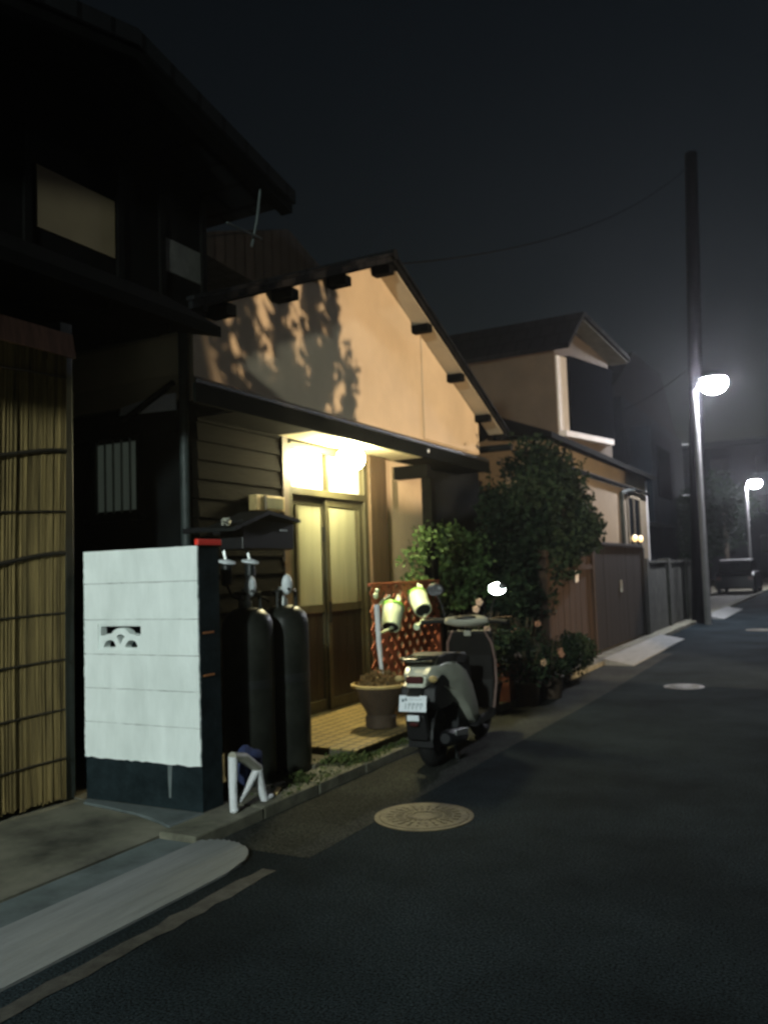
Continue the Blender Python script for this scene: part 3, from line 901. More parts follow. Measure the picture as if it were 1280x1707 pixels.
def can(loc, axis, hand, spout, label, rose):
    t = thing('watering_can', label, 'watering can', loc, 'lime watering cans on the lattice')
    L = Vector(loc); A = Vector(axis).normalized()
    q = A.to_track_quat('Z', 'Y').to_matrix().to_4x4()
    m = T(L) @ q
    # +Z of the can points to its open top
    part('body', MB().lathe([(0.098, -0.11), (0.104, -0.10), (0.093, 0.02), (0.085, 0.115), (0.076, 0.118), (0.078, 0.10), (0.085, -0.08)], 26, m), 'lime', t, smooth=True)
    part('base_rim', MB().lathe([(0.095, -0.128), (0.106, -0.120), (0.108, -0.09), (0.103, -0.088)], 26, m), 'lime_dark', t, smooth=True)
    part('opening', MB().lathe([(0.076, 0.104), (0.074, 0.112)], 22, m), 'hole', t)
    H = Vector(hand).normalized()
    part('handle', MB().tube([L - A*0.09 + H*0.085, L - A*0.10 + H*0.15, L - A*0.03 + H*0.175, L + A*0.05 + H*0.15, L + A*0.07 + H*0.07], 0.017, 8), 'lime', t, smooth=True)
    S = [Vector(s) for s in spout]
    part('spout', MB().tube(S, [0.024] + [0.015]*(len(S)-2) + [0.012], 9), 'lime', t, smooth=True)
    if rose:
        d = (S[-1] - S[-2]).normalized()
        part('rose', MB().tube([S[-1] - d*0.03, S[-1] + d*0.03, S[-1] + d*0.05], [0.016, 0.032, 0.030], 12), 'lime', t, smooth=True)
can((-3.66, 7.02, 1.00), (0.15, -0.55, -0.70), (0.1, 0.55, 0.65), [(-3.65, 7.06, 0.92), (-3.63, 6.9, 0.895), (-3.62, 6.72, 0.875)], 'lime watering can hung lower and further left on the red lattice', False)
can((-3.66, 7.62, 1.10), (0.55, -0.55, -0.6), (-0.1, 0.5, 0.75), [(-3.62, 7.66, 0.99), (-3.57, 7.52, 0.955), (-3.55, 7.33, 0.90)], 'lime watering can hung higher, beside the lattice end, with a rose on its spout', True)
wk = MB().tube([(-3.62, 6.66, 1.13), (-3.61, 6.66, 0.80), (-3.60, 6.68, 0.50)], [0.026, 0.024, 0.016], 10)
single('white_stake', wk, 'white_plastic', 'white plastic stake standing at the left edge of the lattice', 'stake', (-3.61, 6.66, 0.5), smooth=True)
single('hand_trowel', MB().tube([(-3.74, 7.02, 1.155), (-3.73, 7.12, 1.19)], 0.014, 8).ball((-3.74, 6.97, 1.135), 0.008, 0.05, 0.022, 10, 6, Matrix.Rotation(R_(20), 4, 'X')), 'steel', 'grey hand trowel hooked on the upper left of the lattice', 'trowel', (-3.74, 7.05, 1.16), smooth=True)
single('lime_peg', MB().ball((-3.74, 6.87, 1.20), 0.02, 0.035, 0.03, 10, 7).ball((-3.74, 6.90, 1.245), 0.018, 0.028, 0.022, 10, 7), 'lime', 'small lime plastic nozzle at the upper left corner of the lattice', 'nozzle', (-3.74, 6.88, 1.21), smooth=True)

fp = thing('planter_bowl', 'dark wide bowl planter with dry plant standing on the porch tiles', 'planter', (-3.42, 6.30, 0.138))
m = T((-3.42, 6.30, 0.138)) @ Matrix.Diagonal((1.08, 1.08, 1, 1))
part('bowl', MB().lathe([(0.10, 0.0), (0.115, 0.01), (0.12, 0.09), (0.105, 0.11), (0.12, 0.15), (0.165, 0.23), (0.195, 0.31), (0.205, 0.335)], 32, m), 'terracotta', fp, smooth=True)
part('rim', MB().lathe([(0.200, 0.332), (0.222, 0.338), (0.225, 0.358), (0.205, 0.362), (0.195, 0.345)], 32, m), 'pot_rim', fp, smooth=True)  # lamplight on the rim is put into its yellow colour, against the dark bowl
part('soil', MB().lathe([(0.19, 0.33), (0.12, 0.36), (0.05, 0.37)], 20, m), 'ground', fp, smooth=True)
dry = MB()
for i in range(700):
    a = rng.uniform(0, 6.28); rr = 0.19*math.sqrt(rng.random())
    zz = 0.49 + 0.12*(1 - (rr/0.2)**2)*rng.random()
    dry.leaf((-3.42 + rr*math.cos(a), 6.30 + rr*math.sin(a), zz), rng.uniform(0.02, 0.045), rng, 0.2)
part('dry_plant', dry, 'leaf_dry', fp)

# ================================================================== SCOOTER
def make_scooter():
    t = thing('motor_scooter', 'silver green scooter parked at the kerb, its white number plate facing the camera', 'scooter', (-2.68, 5.72, 0), rotz=R_(5), local=True)
    def wheel(y, nm):
        w = part(nm, MB().torus((0, y, 0.215), 0.153, 0.062, 'x', 36, 12, 1.0), 'rubber', t, smooth=True)
        rim = MB().lathe([(0.115, -0.035), (0.125, -0.03), (0.10, -0.005), (0.03, -0.03), (0.03, 0.03), (0.10, 0.005), (0.125, 0.03), (0.115, 0.035)], 24, T((0, y, 0.215)) @ RY90)
        part('rim', rim, 'metal_dark', w)
    wheel(0.0, 'rear_wheel'); wheel(1.17, 'front_wheel')
    # engine block and swing arm
    e = MB()
    e.prism([(-0.10, 0.17), (0.10, 0.13), (0.42, 0.16), (0.50, 0.30), (0.40, 0.40), (0.05, 0.36), (-0.10, 0.28)], 'x', -0.15, -0.065)
    e.prism([(0.22, 0.16), (0.48, 0.18), (0.50, 0.36), (0.25, 0.40)], 'x', -0.065, 0.12)
    part('engine', e, 'engine_black', t, bevel=0.015)
    mu = MB().tube([(0.14, 0.34, 0.21), (0.15, 0.22, 0.20), (0.155, 0.18, 0.20), (0.16, -0.16, 0.235), (0.16, -0.20, 0.24)], [0.022, 0.03, 0.055, 0.058, 0.035], 14)
    mf = part('muffler', mu, 'engine_black', t, smooth=True)
    part('heat_shield', MB().prism([(-0.12, 0.245), (0.16, 0.205), (0.16, 0.255), (-0.12, 0.285)], 'x', 0.205, 0.217), 'steel', mf, bevel=0.004)
    # dark under-tail and inner fender
    ft = MB()
    prof = [(-0.30, 0.50), (-0.27, 0.60), (-0.12, 0.67), (0.10, 0.66), (0.34, 0.58), (0.48, 0.44), (0.44, 0.36), (0.28, 0.40), (0.10, 0.44), (-0.08, 0.43), (-0.20, 0.44)]
    ft.prism(prof, 'x', -0.13, 0.13)
    ft.prism([(0.30, 0.42), (0.60, 0.25), (0.66, 0.30), (0.58, 0.70), (0.30, 0.70)], 'x', -0.115, 0.115)
    part('inner_body', ft, 'black_plastic', t, bevel=0.012)
    fd = MB()
    for i in range(9):
        a0 = R_(70 + i*13); a1 = R_(70 + (i+1)*13)
        for (r0, r1) in ((0.245, 0.257),):
            p = [(math.cos(a)*r, 0.215 + math.sin(a)*r) for a, r in ((a0, r0), (a1, r0), (a1, r1), (a0, r1))]
            fd.prism(p, 'x', -0.09, 0.09)
    part('rear_fender', fd, 'black_plastic', t)
    # side cowls (both sides): outline in (y,z), bulging outwards
    for sx in (1, -1):
        out = [(-0.31, 0.69), (-0.24, 0.735), (-0.08, 0.755), (0.14, 0.735), (0.34, 0.66), (0.50, 0.53), (0.61, 0.37), (0.67, 0.24), (0.54, 0.22), (0.44, 0.27), (0.31, 0.365), (0.16, 0.465), (0.0, 0.545), (-0.16, 0.605), (-0.28, 0.65)]
        vs = []; n = len(out)
        cy_ = sum(p[0] for p in out)/n; cz_ = sum(p[1] for p in out)/n
        mbs = MB()
        rings = []
        for (k, xo) in ((1.0, 0.085), (1.0, 0.135), (0.93, 0.163), (0.72, 0.178), (0.4, 0.182)):
            ring = []
            for (yy, zz) in out:
                xs = xo * (0.62 + 0.38*min(1, max(0, (yy + 0.32)/0.45)))
                ring.append((sx*xs, cy_ + (yy-cy_)*k + (0.0), cz_ + (zz-cz_)*k))
            rings.append(ring)
        vs = [p for r in rings for p in r]
        fs = []
        for i in range(len(rings)-1):
            for k in range(n):
                fs.append((i*n+k, i*n+(k+1) % n, (i+1)*n+(k+1) % n, (i+1)*n+k))
        fs.append(tuple((len(rings)-1)*n+k for k in range(n)))
        fs.append(tuple(range(n-1, -1, -1)))
        mbs.add(vs, fs)
        part('side_cowl', mbs, 'scooter_paint', t, smooth=True)
    tl = MB()
    tl.prism([(-0.335, 0.60), (-0.30, 0.69), (-0.22, 0.74), (-0.05, 0.755), (-0.05, 0.66), (-0.25, 0.60)], 'x', -0.075, 0.075)
    part('tail_cowl', tl, 'scooter_paint', t, bevel=0.02)
    part('tail_light', MB().box(-0.06, 0.06, -0.348, -0.325, 0.635, 0.685), 'red_lens', t, bevel=0.008)
    for sx in (1, -1):
        part('turn_signal', MB().ball((sx*0.125, -0.30, 0.66), 0.035, 0.035, 0.024, 12, 8), 'pot_rim', t, smooth=True)
    # seat
    s_ = MB()
    prof = [(-0.22, 0.765), (-0.16, 0.805), (0.0, 0.815), (0.20, 0.80), (0.30, 0.79), (0.46, 0.775), (0.56, 0.73), (0.55, 0.68), (0.40, 0.685), (0.0, 0.745), (-0.20, 0.745)]
    s_.prism(prof, 'x', -0.125, 0.125)
    part('seat', s_, 'seat_vinyl', t, bevel=0.03)
    # carrier
    c = MB()
    for sx in (1, -1):
        c.tube([(sx*0.08, 0.02, 0.79), (sx*0.10, -0.12, 0.80), (sx*0.10, -0.34, 0.80), (sx*0.05, -0.40, 0.80)], 0.011, 8)
    c.tube([(0.05, -0.40, 0.80), (-0.05, -0.40, 0.80)], 0.011, 8)
    for yy in (-0.16, -0.24, -0.32):
        c.tube([(-0.10, yy, 0.80), (0.10, yy, 0.80)], 0.009, 6)
    for sx in (1, -1):
        c.tube([(sx*0.09, -0.20, 0.80), (sx*0.07, -0.16, 0.73)], 0.010, 6)
    part('carrier', c, 'chrome', t, smooth=True)
    # number plate with bracket
    pb = part('plate_bracket', MB().prism([(-0.30, 0.60), (-0.38, 0.56), (-0.355, 0.40), (-0.30, 0.42)], 'x', -0.05, 0.05), 'black_plastic', t, bevel=0.006)
    tm = T((0, -0.385, 0.50)) @ Matrix.Rotation(R_(-12), 4, 'X')
    plm = MB(); plm.box(-0.10, 0.10, -0.004, 0.0, -0.052, 0.058, tm)
    p_ = part('number_plate', plm, 'plate', t, bevel=0.002)
    ink = MB()
    r3 = random.Random(3)
    ink.box(-0.080, -0.062, -0.0052, -0.0042, 0.014, 0.034, tm)
    ink.box(-0.056, -0.042, -0.0052, -0.0042, 0.020, 0.040, tm)
    for i in range(5):
        x = -0.03 + i*0.020
        ink.box(x, x + 0.011, -0.0052, -0.0042, 0.030, 0.033, tm)
    for (x, w_) in ((-0.052, 0.006), (-0.030, 0.018), (0.0, 0.016), (0.028, 0.018), (0.058, 0.016)):
        ink.box(x, x + 0.004, -0.0052, -0.0042, -0.034, 0.006, tm)
        if w_ > 0.01:
            ink.box(x + 0.004, x + w_, -0.0052, -0.0042, 0.002, 0.006, tm)
            ink.box(x + w_ - 0.004, x + w_, -0.0052, -0.0042, -0.016, 0.002, tm)
    part('plate_character', ink, 'plate_ink', p_)
    part('reflector', MB().box(-0.045, 0.045, -0.395, -0.380, 0.385, 0.425), 'plate', t, bevel=0.006)
    part('lower_reflector', MB().box(-0.03, 0.03, -0.385, -0.365, 0.350, 0.375), 'red_lens', t, bevel=0.006)
    mf2 = MB().prism([(-0.36, 0.42), (-0.30, 0.42), (-0.26, 0.27), (-0.31, 0.24)], 'x', -0.075, 0.075)
    part('mud_flap', mf2, 'black_plastic', t, bevel=0.01)
    # floor and leg shield
    part('floorboard', MB().prism([(0.50, 0.20), (0.98, 0.20), (1.02, 0.30), (0.95, 0.29), (0.60, 0.27)], 'x', -0.19, 0.19), 'black_plastic', t, bevel=0.02)
    ls = MB()
    prof = [(0.92, 0.27), (0.98, 0.27), (1.06, 0.50), (1.05, 0.72), (0.99, 0.90), (0.93, 0.90), (0.97, 0.70), (0.98, 0.50)]
    ls.prism(prof, 'x', -0.19, 0.19)
    sh = part('leg_shield', ls, 'shield_plastic', t, bevel=0.02)
    for sx in (1, -1):
        part('shield_trim', MB().tube([(sx*0.196, 0.93, 0.28), (sx*0.205, 0.995, 0.48), (sx*0.205, 0.99, 0.66), (sx*0.19, 0.955, 0.80), (sx*0.14, 0.94, 0.90)], 0.012, 8), 'trim_brown', sh, 'dull pinkish edge trim', smooth=True)
    part('front_cowl', MB().prism([(1.02, 0.36), (1.14, 0.50), (1.12, 0.72), (1.02, 0.90), (0.99, 0.90), (1.05, 0.60)], 'x', -0.13, 0.13), 'scooter_paint', t, bevel=0.025)
    ff = MB()
    for i in range(8):
        a0 = R_(20 + i*17); a1 = R_(20 + (i+1)*17)
        p = [(1.17 + math.cos(a)*r, 0.215 + math.sin(a)*r) for a, r in ((a0, 0.245), (a1, 0.245), (a1, 0.258), (a0, 0.258))]
        ff.prism(p, 'x', -0.075, 0.075)
    part('front_fender', ff, 'scooter_paint', t)
    fk = MB()
    for sx in (1, -1):
        fk.tube([(sx*0.075, 1.17, 0.215), (sx*0.07, 1.08, 0.50)], 0.018, 8)
    fk.tube([(0, 1.08, 0.48), (0, 0.93, 0.95)], 0.024, 8)
    part('fork', fk, 'metal_dark', t, smooth=True)
    # handlebar cowl, grips, levers, mirrors
    hc = MB()
    lumpy(hc, (0, 0.90, 0.985), (0.20, 0.085, 0.050), 20, 12, 0.04, 2)
    part('handlebar_cowl', hc, 'grey_plastic', t, smooth=True)
    part('dash', MB().ball((0.0, 0.868, 1.012), 0.105, 0.05, 0.026, 18, 10), 'black_plastic', t, smooth=True)
    part('key_panel', MB().box(-0.03, 0.03, 0.90, 0.925, 0.86, 0.905), 'grey_plastic', t, bevel=0.008)
    for sx in (1, -1):
        part('grip', MB().tube([(sx*0.17, 0.90, 0.985), (sx*0.26, 0.865, 0.985), (sx*0.37, 0.82, 0.98)], [0.018, 0.019, 0.018], 10), 'rubber', t, smooth=True)
        part('lever', MB().tube([(sx*0.17, 0.94, 0.995), (sx*0.26, 0.935, 1.005), (sx*0.39, 0.885, 1.015)], [0.009, 0.008, 0.007], 8), 'chrome', t, smooth=True)
        mi = part('mirror', MB().tube([(sx*0.19, 0.92, 1.0), (sx*0.22, 0.93, 1.12), (sx*0.27, 0.92, 1.22)], 0.007, 8).ball((sx*0.27, 0.928, 1.245), 0.080, 0.018, 0.056, 18, 10), 'black_plastic', t, smooth=True)
        # glass tilted so that it looks back along the road
        gm = T((sx*0.27, 0.909, 1.245)) @ Vector(MIRROR_N).to_track_quat('Z', 'Y').to_matrix().to_4x4()
        part('mirror_glass', MB().lathe([(1.0, -0.004), (1.0, 0.0)], 24, gm @ Matrix.Diagonal((0.066, 0.046, 1, 1))), 'mirror', mi)
    cb_ = MB()
    for sx in (1, -1):
        cb_.tube([(sx*0.20, 0.94, 0.99), (sx*0.17, 1.02, 1.04), (sx*0.07, 1.06, 0.96), (sx*0.04, 1.05, 0.80)], 0.006, 6)
    part('brake_cable', cb_, 'rubber', t, smooth=True)
    # centre stand
    sd_ = MB()
    for sx in (1, -1):
        sd_.tube([(sx*0.06, 0.30, 0.20), (sx*0.11, 0.20, 0.012)], 0.012, 8)
        sd_.tube([(sx*0.11, 0.20, 0.012), (sx*0.14, 0.14, 0.012)], 0.012, 8)
    part('centre_stand', sd_, 'metal_dark', t, smooth=True)
    return t
_mp = Vector((-2.50, 6.65, 1.245))
_mn = (Vector((0, 0, 1.4)) - _mp).normalized() + (Vector((-0.6, -8.5, 5.4)) - _mp).normalized()
MIRROR_N = Matrix.Rotation(R_(-5), 3, 'Z') @ _mn.normalized()
make_scooter()

# ================================================================== PLANTS
def leaf_cloud(mb, blobs, n, size, hollow=0.35, up=0.0):
    tot = sum(b[3]*b[4]*b[5] for b in blobs)
    for (x, y, z, rx, ry, rz) in blobs:
        k = int(n*rx*ry*rz/tot)
        for _ in range(k):
            d = Vector((rng.gauss(0,1), rng.gauss(0,1), rng.gauss(0,1))).normalized()
            q = hollow + (1.04 - hollow)*rng.random()**0.6
            mb.leaf((x + d.x*rx*q, y + d.y*ry*q, z + d.z*rz*q), size*rng.uniform(0.6, 1.35), rng, up)

db = thing('round_shrub', 'big dark rounded evergreen shrub standing beside the gabled house', 'shrub', (-3.72, 11.3, 0.07))
blobs = []
for i in range(46):
    d = Vector((rng.gauss(0,1), rng.gauss(0,1), rng.gauss(0,1))).normalized()
    q = rng.uniform(0.5, 0.92)
    r = rng.uniform(0.20, 0.38)
    blobs.append((-3.62 + d.x*0.55*q, 11.45 + d.y*1.5*q*(1.0 - 0.28*d.z), 2.08 + d.z*0.98*q, r*0.85, r*1.15, r*0.9))
for i in range(26):
    yy = rng.uniform(9.9, 12.3); blobs.append((-3.60 + rng.uniform(-0.25, 0.15), yy, rng.uniform(0.85 if yy < 10.8 else 1.35, 1.8), 0.28, 0.40, 0.30))
for i in range(14):
    blobs.append((-3.45 + rng.uniform(-0.1, 0.2), 12.0 + rng.uniform(0, 0.8), 1.9 + rng.uniform(-0.25, 0.25), 0.2, 0.26, 0.18))
fo = MB(); leaf_cloud(fo, blobs, 46000, 0.078, 0.05)
for i in range(24):
    d = Vector((rng.gauss(0,1), rng.gauss(0,1), abs(rng.gauss(0,1)))).normalized()
    p0 = Vector((-3.62 + d.x*0.60, 11.45 + d.y*1.5*(1 - 0.28*d.z), 2.08 + d.z*1.0))
    ln_ = rng.uniform(0.12, 0.32)
    for q in range(14):
        fo.leaf(p0 + (d + Vector((0, 0, 0.5)))*ln_*q/14 + Vector((rng.gauss(0, 0.015), rng.gauss(0, 0.02), 0)), rng.uniform(0.035, 0.085), rng, 0.3)
part('crown', fo, 'leaf_dark', db)
tr = MB()
tr.tube([(-3.75, 11.3, 0.0), (-3.74, 11.3, 0.6), (-3.7, 11.25, 1.2)], 0.07, 8, 0.05)
for i in range(9):
    a = rng.uniform(0, 6.28)
    tr.tube([(-3.7, 11.28, rng.uniform(0.6, 1.2)), (-3.7 + 0.25*math.cos(a), 11.28 + 0.6*math.sin(a), 1.6), (-3.7 + 0.4*math.cos(a), 11.28 + 1.0*math.sin(a), 2.2)], 0.03, 6, 0.008)
part('trunk', tr, 'bark', db)

lb = thing('leafy_bush', 'airy light green bush lit by the porch lamp beside the post', 'bush', (-4.0, 8.9, 0.07))
blobs = []
for i in range(54):
    blobs.append((-3.98 + rng.uniform(-0.12, 0.12), rng.uniform(7.95, 10.6), rng.uniform(0.95, 1.78), rng.uniform(0.12, 0.2), rng.uniform(0.14, 0.26), rng.uniform(0.1, 0.2)))
for i in range(10):
    blobs.append((-3.95, 8.6 + rng.uniform(0, 0.9), 1.75 + rng.uniform(0, 0.16), 0.10, 0.13, 0.09))
fo = MB(); leaf_cloud(fo, blobs, 6500, 0.055, 0.1)
part('leaves', fo, 'leaf_light', lb)
sm = MB()
for i in range(16):
    yy = rng.uniform(8.5, 9.6)
    sm.tube([(-4.0, 8.9 + rng.uniform(-0.2, 0.2), 0.1), (-4.0 + rng.uniform(-0.1, 0.1), yy, 0.9), (-3.98 + rng.uniform(-0.15, 0.15), yy + rng.uniform(-0.5, 0.5), rng.uniform(1.4, 1.9))], 0.010, 5, 0.003)
part('stem', sm, 'bark', lb)

def pot_plant(x, y, z, r, h, leafm, flower, label, nf, cat='potted plant', potm='terracotta', ph=0.24):
    t = thing('potted_plant', label, cat, (x, y, z), 'potted flowers beyond the scooter')
    part('pot', MB().lathe([(r*0.7, 0), (r*0.75, 0.02), (r*0.95, ph-0.03), (r*1.04, ph-0.028), (r*1.04, ph), (r*0.9, ph), (r*0.88, ph-0.04)], 22, T((x, y, z))), potm, t, smooth=True)
    lv = MB()
    for i in range(420):
        a = rng.uniform(0, 6.28); rr = r*1.7*math.sqrt(rng.random())
        lv.leaf((x + rr*math.cos(a), y + rr*math.sin(a), z + ph + h*rng.random()*(1 - 0.4*rr/(r*1.7))), rng.uniform(0.03, 0.07), rng)
    part('leaves', lv, leafm, t)
    stm = MB()
    for i in range(9):
        a = rng.uniform(0, 6.28)
        stm.tube([(x, y, z + ph - 0.04), (x + r*math.cos(a), y + r*math.sin(a), z + ph + h*0.9)], 0.005, 5)
    part('stem', stm, 'bark', t)
    for i in range(nf):
        fl = MB()
        a = rng.uniform(0, 6.28); rr = r*1.2*math.sqrt(rng.random())
        c = (x + rr*math.cos(a) + 0.03, y + rr*math.sin(a) - 0.05, z + ph + h*rng.uniform(0.5, 1.05))
        for k in range(5):
            b = k*6.283/5
            fl.ball((c[0] + 0.022*math.cos(b), c[1] - 0.01, c[2] + 0.022*math.sin(b)), 0.02, 0.012, 0.02, 8, 5)
        part('flower', fl, flower, t, smooth=True)
pot_plant(-2.92, 8.55, 0.0, 0.14, 0.36, 'leaf_dark', 'petal_white', 'potted plant with pale pink flowers at the kerb beyond the scooter', 2)
pot_plant(-3.13, 7.95, 0.07, 0.15, 0.75, 'leaf_dark', 'petal_white', 'tall leafy pot with a few pale flowers behind the scooter mirror', 3)
pot_plant(-2.85, 9.1, 0.0, 0.15, 0.40, 'leaf_dark', 'petal_pink', 'potted plant with orange pink flowers nearest the brown fence', 2, potm='terracotta')
pot_plant(-3.2, 9.35, 0.07, 0.17, 0.60, 'leaf_dark', 'petal_pink', 'dark bushy pot against the foot of the round shrub', 2, potm='terracotta')
pbx = thing('planter_box', 'low red brown wooden planter box with dark plants beyond the scooter', 'planter', (-3.12, 8.75, 0.07))
pb2 = MB()
for k in range(3):
    pb2.box(-3.20, -3.02, 8.30, 9.0, 0.075 + k*0.115, 0.180 + k*0.115)
part('boards', pb2, 'lattice_dark', pbx, bevel=0.004)
for yy in (8.27, 9.0):
    part('end_post', MB().box(-3.21, -3.01, yy, yy + 0.03, 0.07, 0.45), 'lattice_dark', pbx, bevel=0.003)
hd2 = MB()
leaf_cloud(hd2, [(-3.11, 8.3 + 0.16*i, 0.55 + 0.08*(i % 2), 0.13, 0.16, 0.16) for i in range(5)], 1500, 0.05)
part('plants', hd2, 'leaf_dark', pbx)
# low dark hedge plant at the fence foot
hd = MB()
leaf_cloud(hd, [(-3.05, 10.6, 0.32, 0.22, 0.5, 0.26), (-3.1, 11.3, 0.28, 0.18, 0.5, 0.22), (-3.05, 10.0, 0.25, 0.18, 0.35, 0.2)], 2200, 0.06)
single('low_plant', hd, 'leaf_dark', 'low dark spreading plant at the foot of the brown fence', 'plant', (-3.05, 10.6, 0.07))

# ================================================================== FENCES
fb = thing('board_fence', 'red brown timber board fence beyond the potted flowers', 'fence', (-3.35, 11.8, 0.07))
bd = MB()
y = 10.75; k = 0
while y < 12.95:
    bd.box(-3.38, -3.355 + rng.uniform(0, 0.006), y, y + 0.138, 0.12, 1.55 + rng.uniform(-0.01, 0.01))
    y += 0.145
part('boards', bd, 'fence_wood', fb)
part('rail', MB().box(-3.352, -3.32, 10.7, 12.97, 1.36, 1.43), 'fence_wood', fb)
for yy in (10.65, 12.98):
    part('post', MB().box(-3.42, -3.31, yy, yy + 0.10, 0.06, 1.63), 'fence_wood', fb, bevel=0.006)
single('door_phone', MB().box(-3.31, -3.29, 12.0, 12.06, 1.20, 1.32).box(-3.32, -3.31, 11.98, 12.08, 1.18, 1.34), 'trim_white', 'small pale door phone on the brown fence', 'door phone', (-3.3, 12.03, 1.26), bevel=0.004)
gd = thing('dark_gate', 'tall dark brown boarded gate beyond the red brown fence', 'gate', (-3.35, 15.0, 0.07))
bd = MB(); y = 13.15
while y < 16.75:
    bd.box(-3.38, -3.352 + rng.uniform(0, 0.004), y, y + 0.155, 0.10, 1.72)
    y += 0.16
part('boards', bd, 'fence_dark', gd)
part('cap_rail', MB().box(-3.42, -3.31, 13.1, 16.8, 1.72, 1.78), 'fence_dark', gd, bevel=0.006)
for yy in (13.08, 16.78):
    part('post', MB().box(-3.43, -3.31, yy, yy + 0.12, 0.06, 1.718), 'fence_dark', gd, bevel=0.006)
part('handle', MB().box(-3.352, -3.32, 14.9, 14.93, 0.95, 1.15), 'steel', gd)
cw = thing('concrete_wall', 'grey concrete block boundary wall with pillars before the utility pole', 'wall', (-3.35, 20, 0.07))
part('panel', MB().box(-3.50, -3.36, 17.0, 24.5, 0, 1.42), 'block', cw, bevel=0.01)
for yy in (17.0, 19.4, 21.8, 24.3):
    part('pillar', MB().box(-3.52, -3.30, yy, yy + 0.30, 0, 1.52), 'block', cw, bevel=0.015)
part('coping', MB().box(-3.53, -3.33, 17.3, 24.3, 1.42, 1.47), 'block', cw, bevel=0.01)

# ================================================================== HOUSE BEYOND
h2 = thing('two_storey_house', 'beige two storey house with a dark tiled roof beyond the shrub', 'house', (-4.0, 17, 0))
part('lower_wall', MB().box(-11, -4.0, 13.2, 21.0, 0, 3.55), 'house_wall', h2)
pt = MB()
pt.prism([(-4.6, 3.80), (-3.82, 3.50), (-3.82, 3.42), (-4.6, 3.50)], 'y', 12.75, 21.3)
part('pent_roof', pt, 'roof', h2)
part('pent_fascia', MB().box(-3.82, -3.79, 12.75, 21.3, 3.40, 3.49), 'black_wood', h2)
part('gutter', MB().tube([(-3.93, 13.2, 3.06), (-3.93, 20.9, 3.06)], 0.045, 8), 'black_wood', h2, smooth=True)
dpp = MB().tube([(-3.92, 19.2, 3.05), (-3.93, 18.5, 2.98), (-3.94, 18.1, 2.90), (-3.95, 18.1, 2.7), (-3.95, 18.1, 0.1)], 0.045, 8)
part('downpipe', dpp, 'pipe', h2, smooth=True)
wnd = MB()
wnd.box(-4.0, -3.97, 18.78, 18.86, 1.55, 2.95).box(-4.0, -3.97, 20.05, 20.13, 1.55, 2.95).box(-4.0, -3.97, 18.86, 20.05, 2.87, 2.95).box(-4.0, -3.97, 18.86, 20.05, 1.55, 1.63).box(-4.0, -3.975, 19.43, 19.47, 1.63, 2.87)
w2 = part('window', wnd, 'house_wall', h2)
part('pane', MB().box(-3.998, -3.992, 18.86, 20.05, 1.63, 2.87), 'glass_dark', w2)
part('corner_trim', MB().box(-4.05, -3.98, 20.92, 21.02, 0, 3.38), 'trim_white', h2)
for yy in (19.12, 19.72):
    b = single('window_candle', MB().ball((-3.93, yy, 1.98), 0.05, 0.10, 0.075, 14, 9), 'warm_glow', ('warm round glow in the far house window, left of two' if yy < 19.5 else 'warm round glow in the far house window, right of two'), 'lamp', (-3.93, yy, 1.98), 'small warm lamps at the far window', smooth=True)
# upper storey, turned a little to the road
ang = math.atan2(0.6, 2.5)
A = Vector((-4.2, 15.5, 0))
U = Vector((math.sin(ang), math.cos(ang), 0)); V = Vector((-1.0, 0.02, 0))
def up(u, v, z):
    p = A + U*u + V*v
    return (p.x, p.y, z)
def upbox(mb, u0, u1, v0, v1, z0, z1):
    mb.poly([up(u0,v0,z0), up(u1,v0,z0), up(u1,v1,z0), up(u0,v1,z0), up(u0,v0,z1), up(u1,v0,z1), up(u1,v1,z1), up(u0,v1,z1)])
def uproof(mb, u0, z0, u1, z1, v0, v1, th):
    mb.poly([up(u0,v0,z0), up(u1,v0,z1), up(u1,v1,z1), up(u0,v1,z0), up(u0,v0,z0+th), up(u1,v0,z1+th), up(u1,v1,z1+th), up(u0,v1,z0+th)])
uw = MB()
upbox(uw, 0.22, 2.42, 0.40, 7, 3.6, 5.50)
n_ = [up(0.22,0.4,5.5), up(2.42,0.4,5.5), up(2.42,0.4,5.68), up(0.75,0.4,6.05)]
m_ = [up(0.22,7,5.5), up(2.42,7,5.5), up(2.42,7,5.68), up(0.75,7,6.05)]
uw.add(n_ + m_, [(0,1,2,3), (7,6,5,4), (0,3,7,4), (1,5,6,2), (2,6,7,3)])
part('upper_wall', uw, 'upper_wall', h2)
ur = MB()
uproof(ur, 0.0, 5.46, 0.68, 6.20, 0, 7.5, 0.09)
uproof(ur, 0.68, 6.20, 2.60, 5.63, 0, 7.5, 0.09)
part('upper_roof', ur, 'roof', h2)
us_ = MB()
uproof(us_, 0.70, 6.13, 2.55, 5.585, 0.03, 0.395, 0.02)
part('verge_soffit', us_, 'block', h2)
part('white_trim', (lambda m: (upbox(m, 0.26, 0.60, 0.36, 0.398, 3.98, 5.42), m)[1])(MB()), 'trim_white', h2, 'white corner strip beside the upper window')
part('sill', (lambda m: (upbox(m, 0.26, 2.2, 0.25, 0.398, 3.86, 3.97), m)[1])(MB()), 'trim_white', h2)
part('shutter', (lambda m: (upbox(m, 0.62, 2.36, 0.30, 0.398, 3.98, 5.46), m)[1])(MB()), 'shutter', h2)

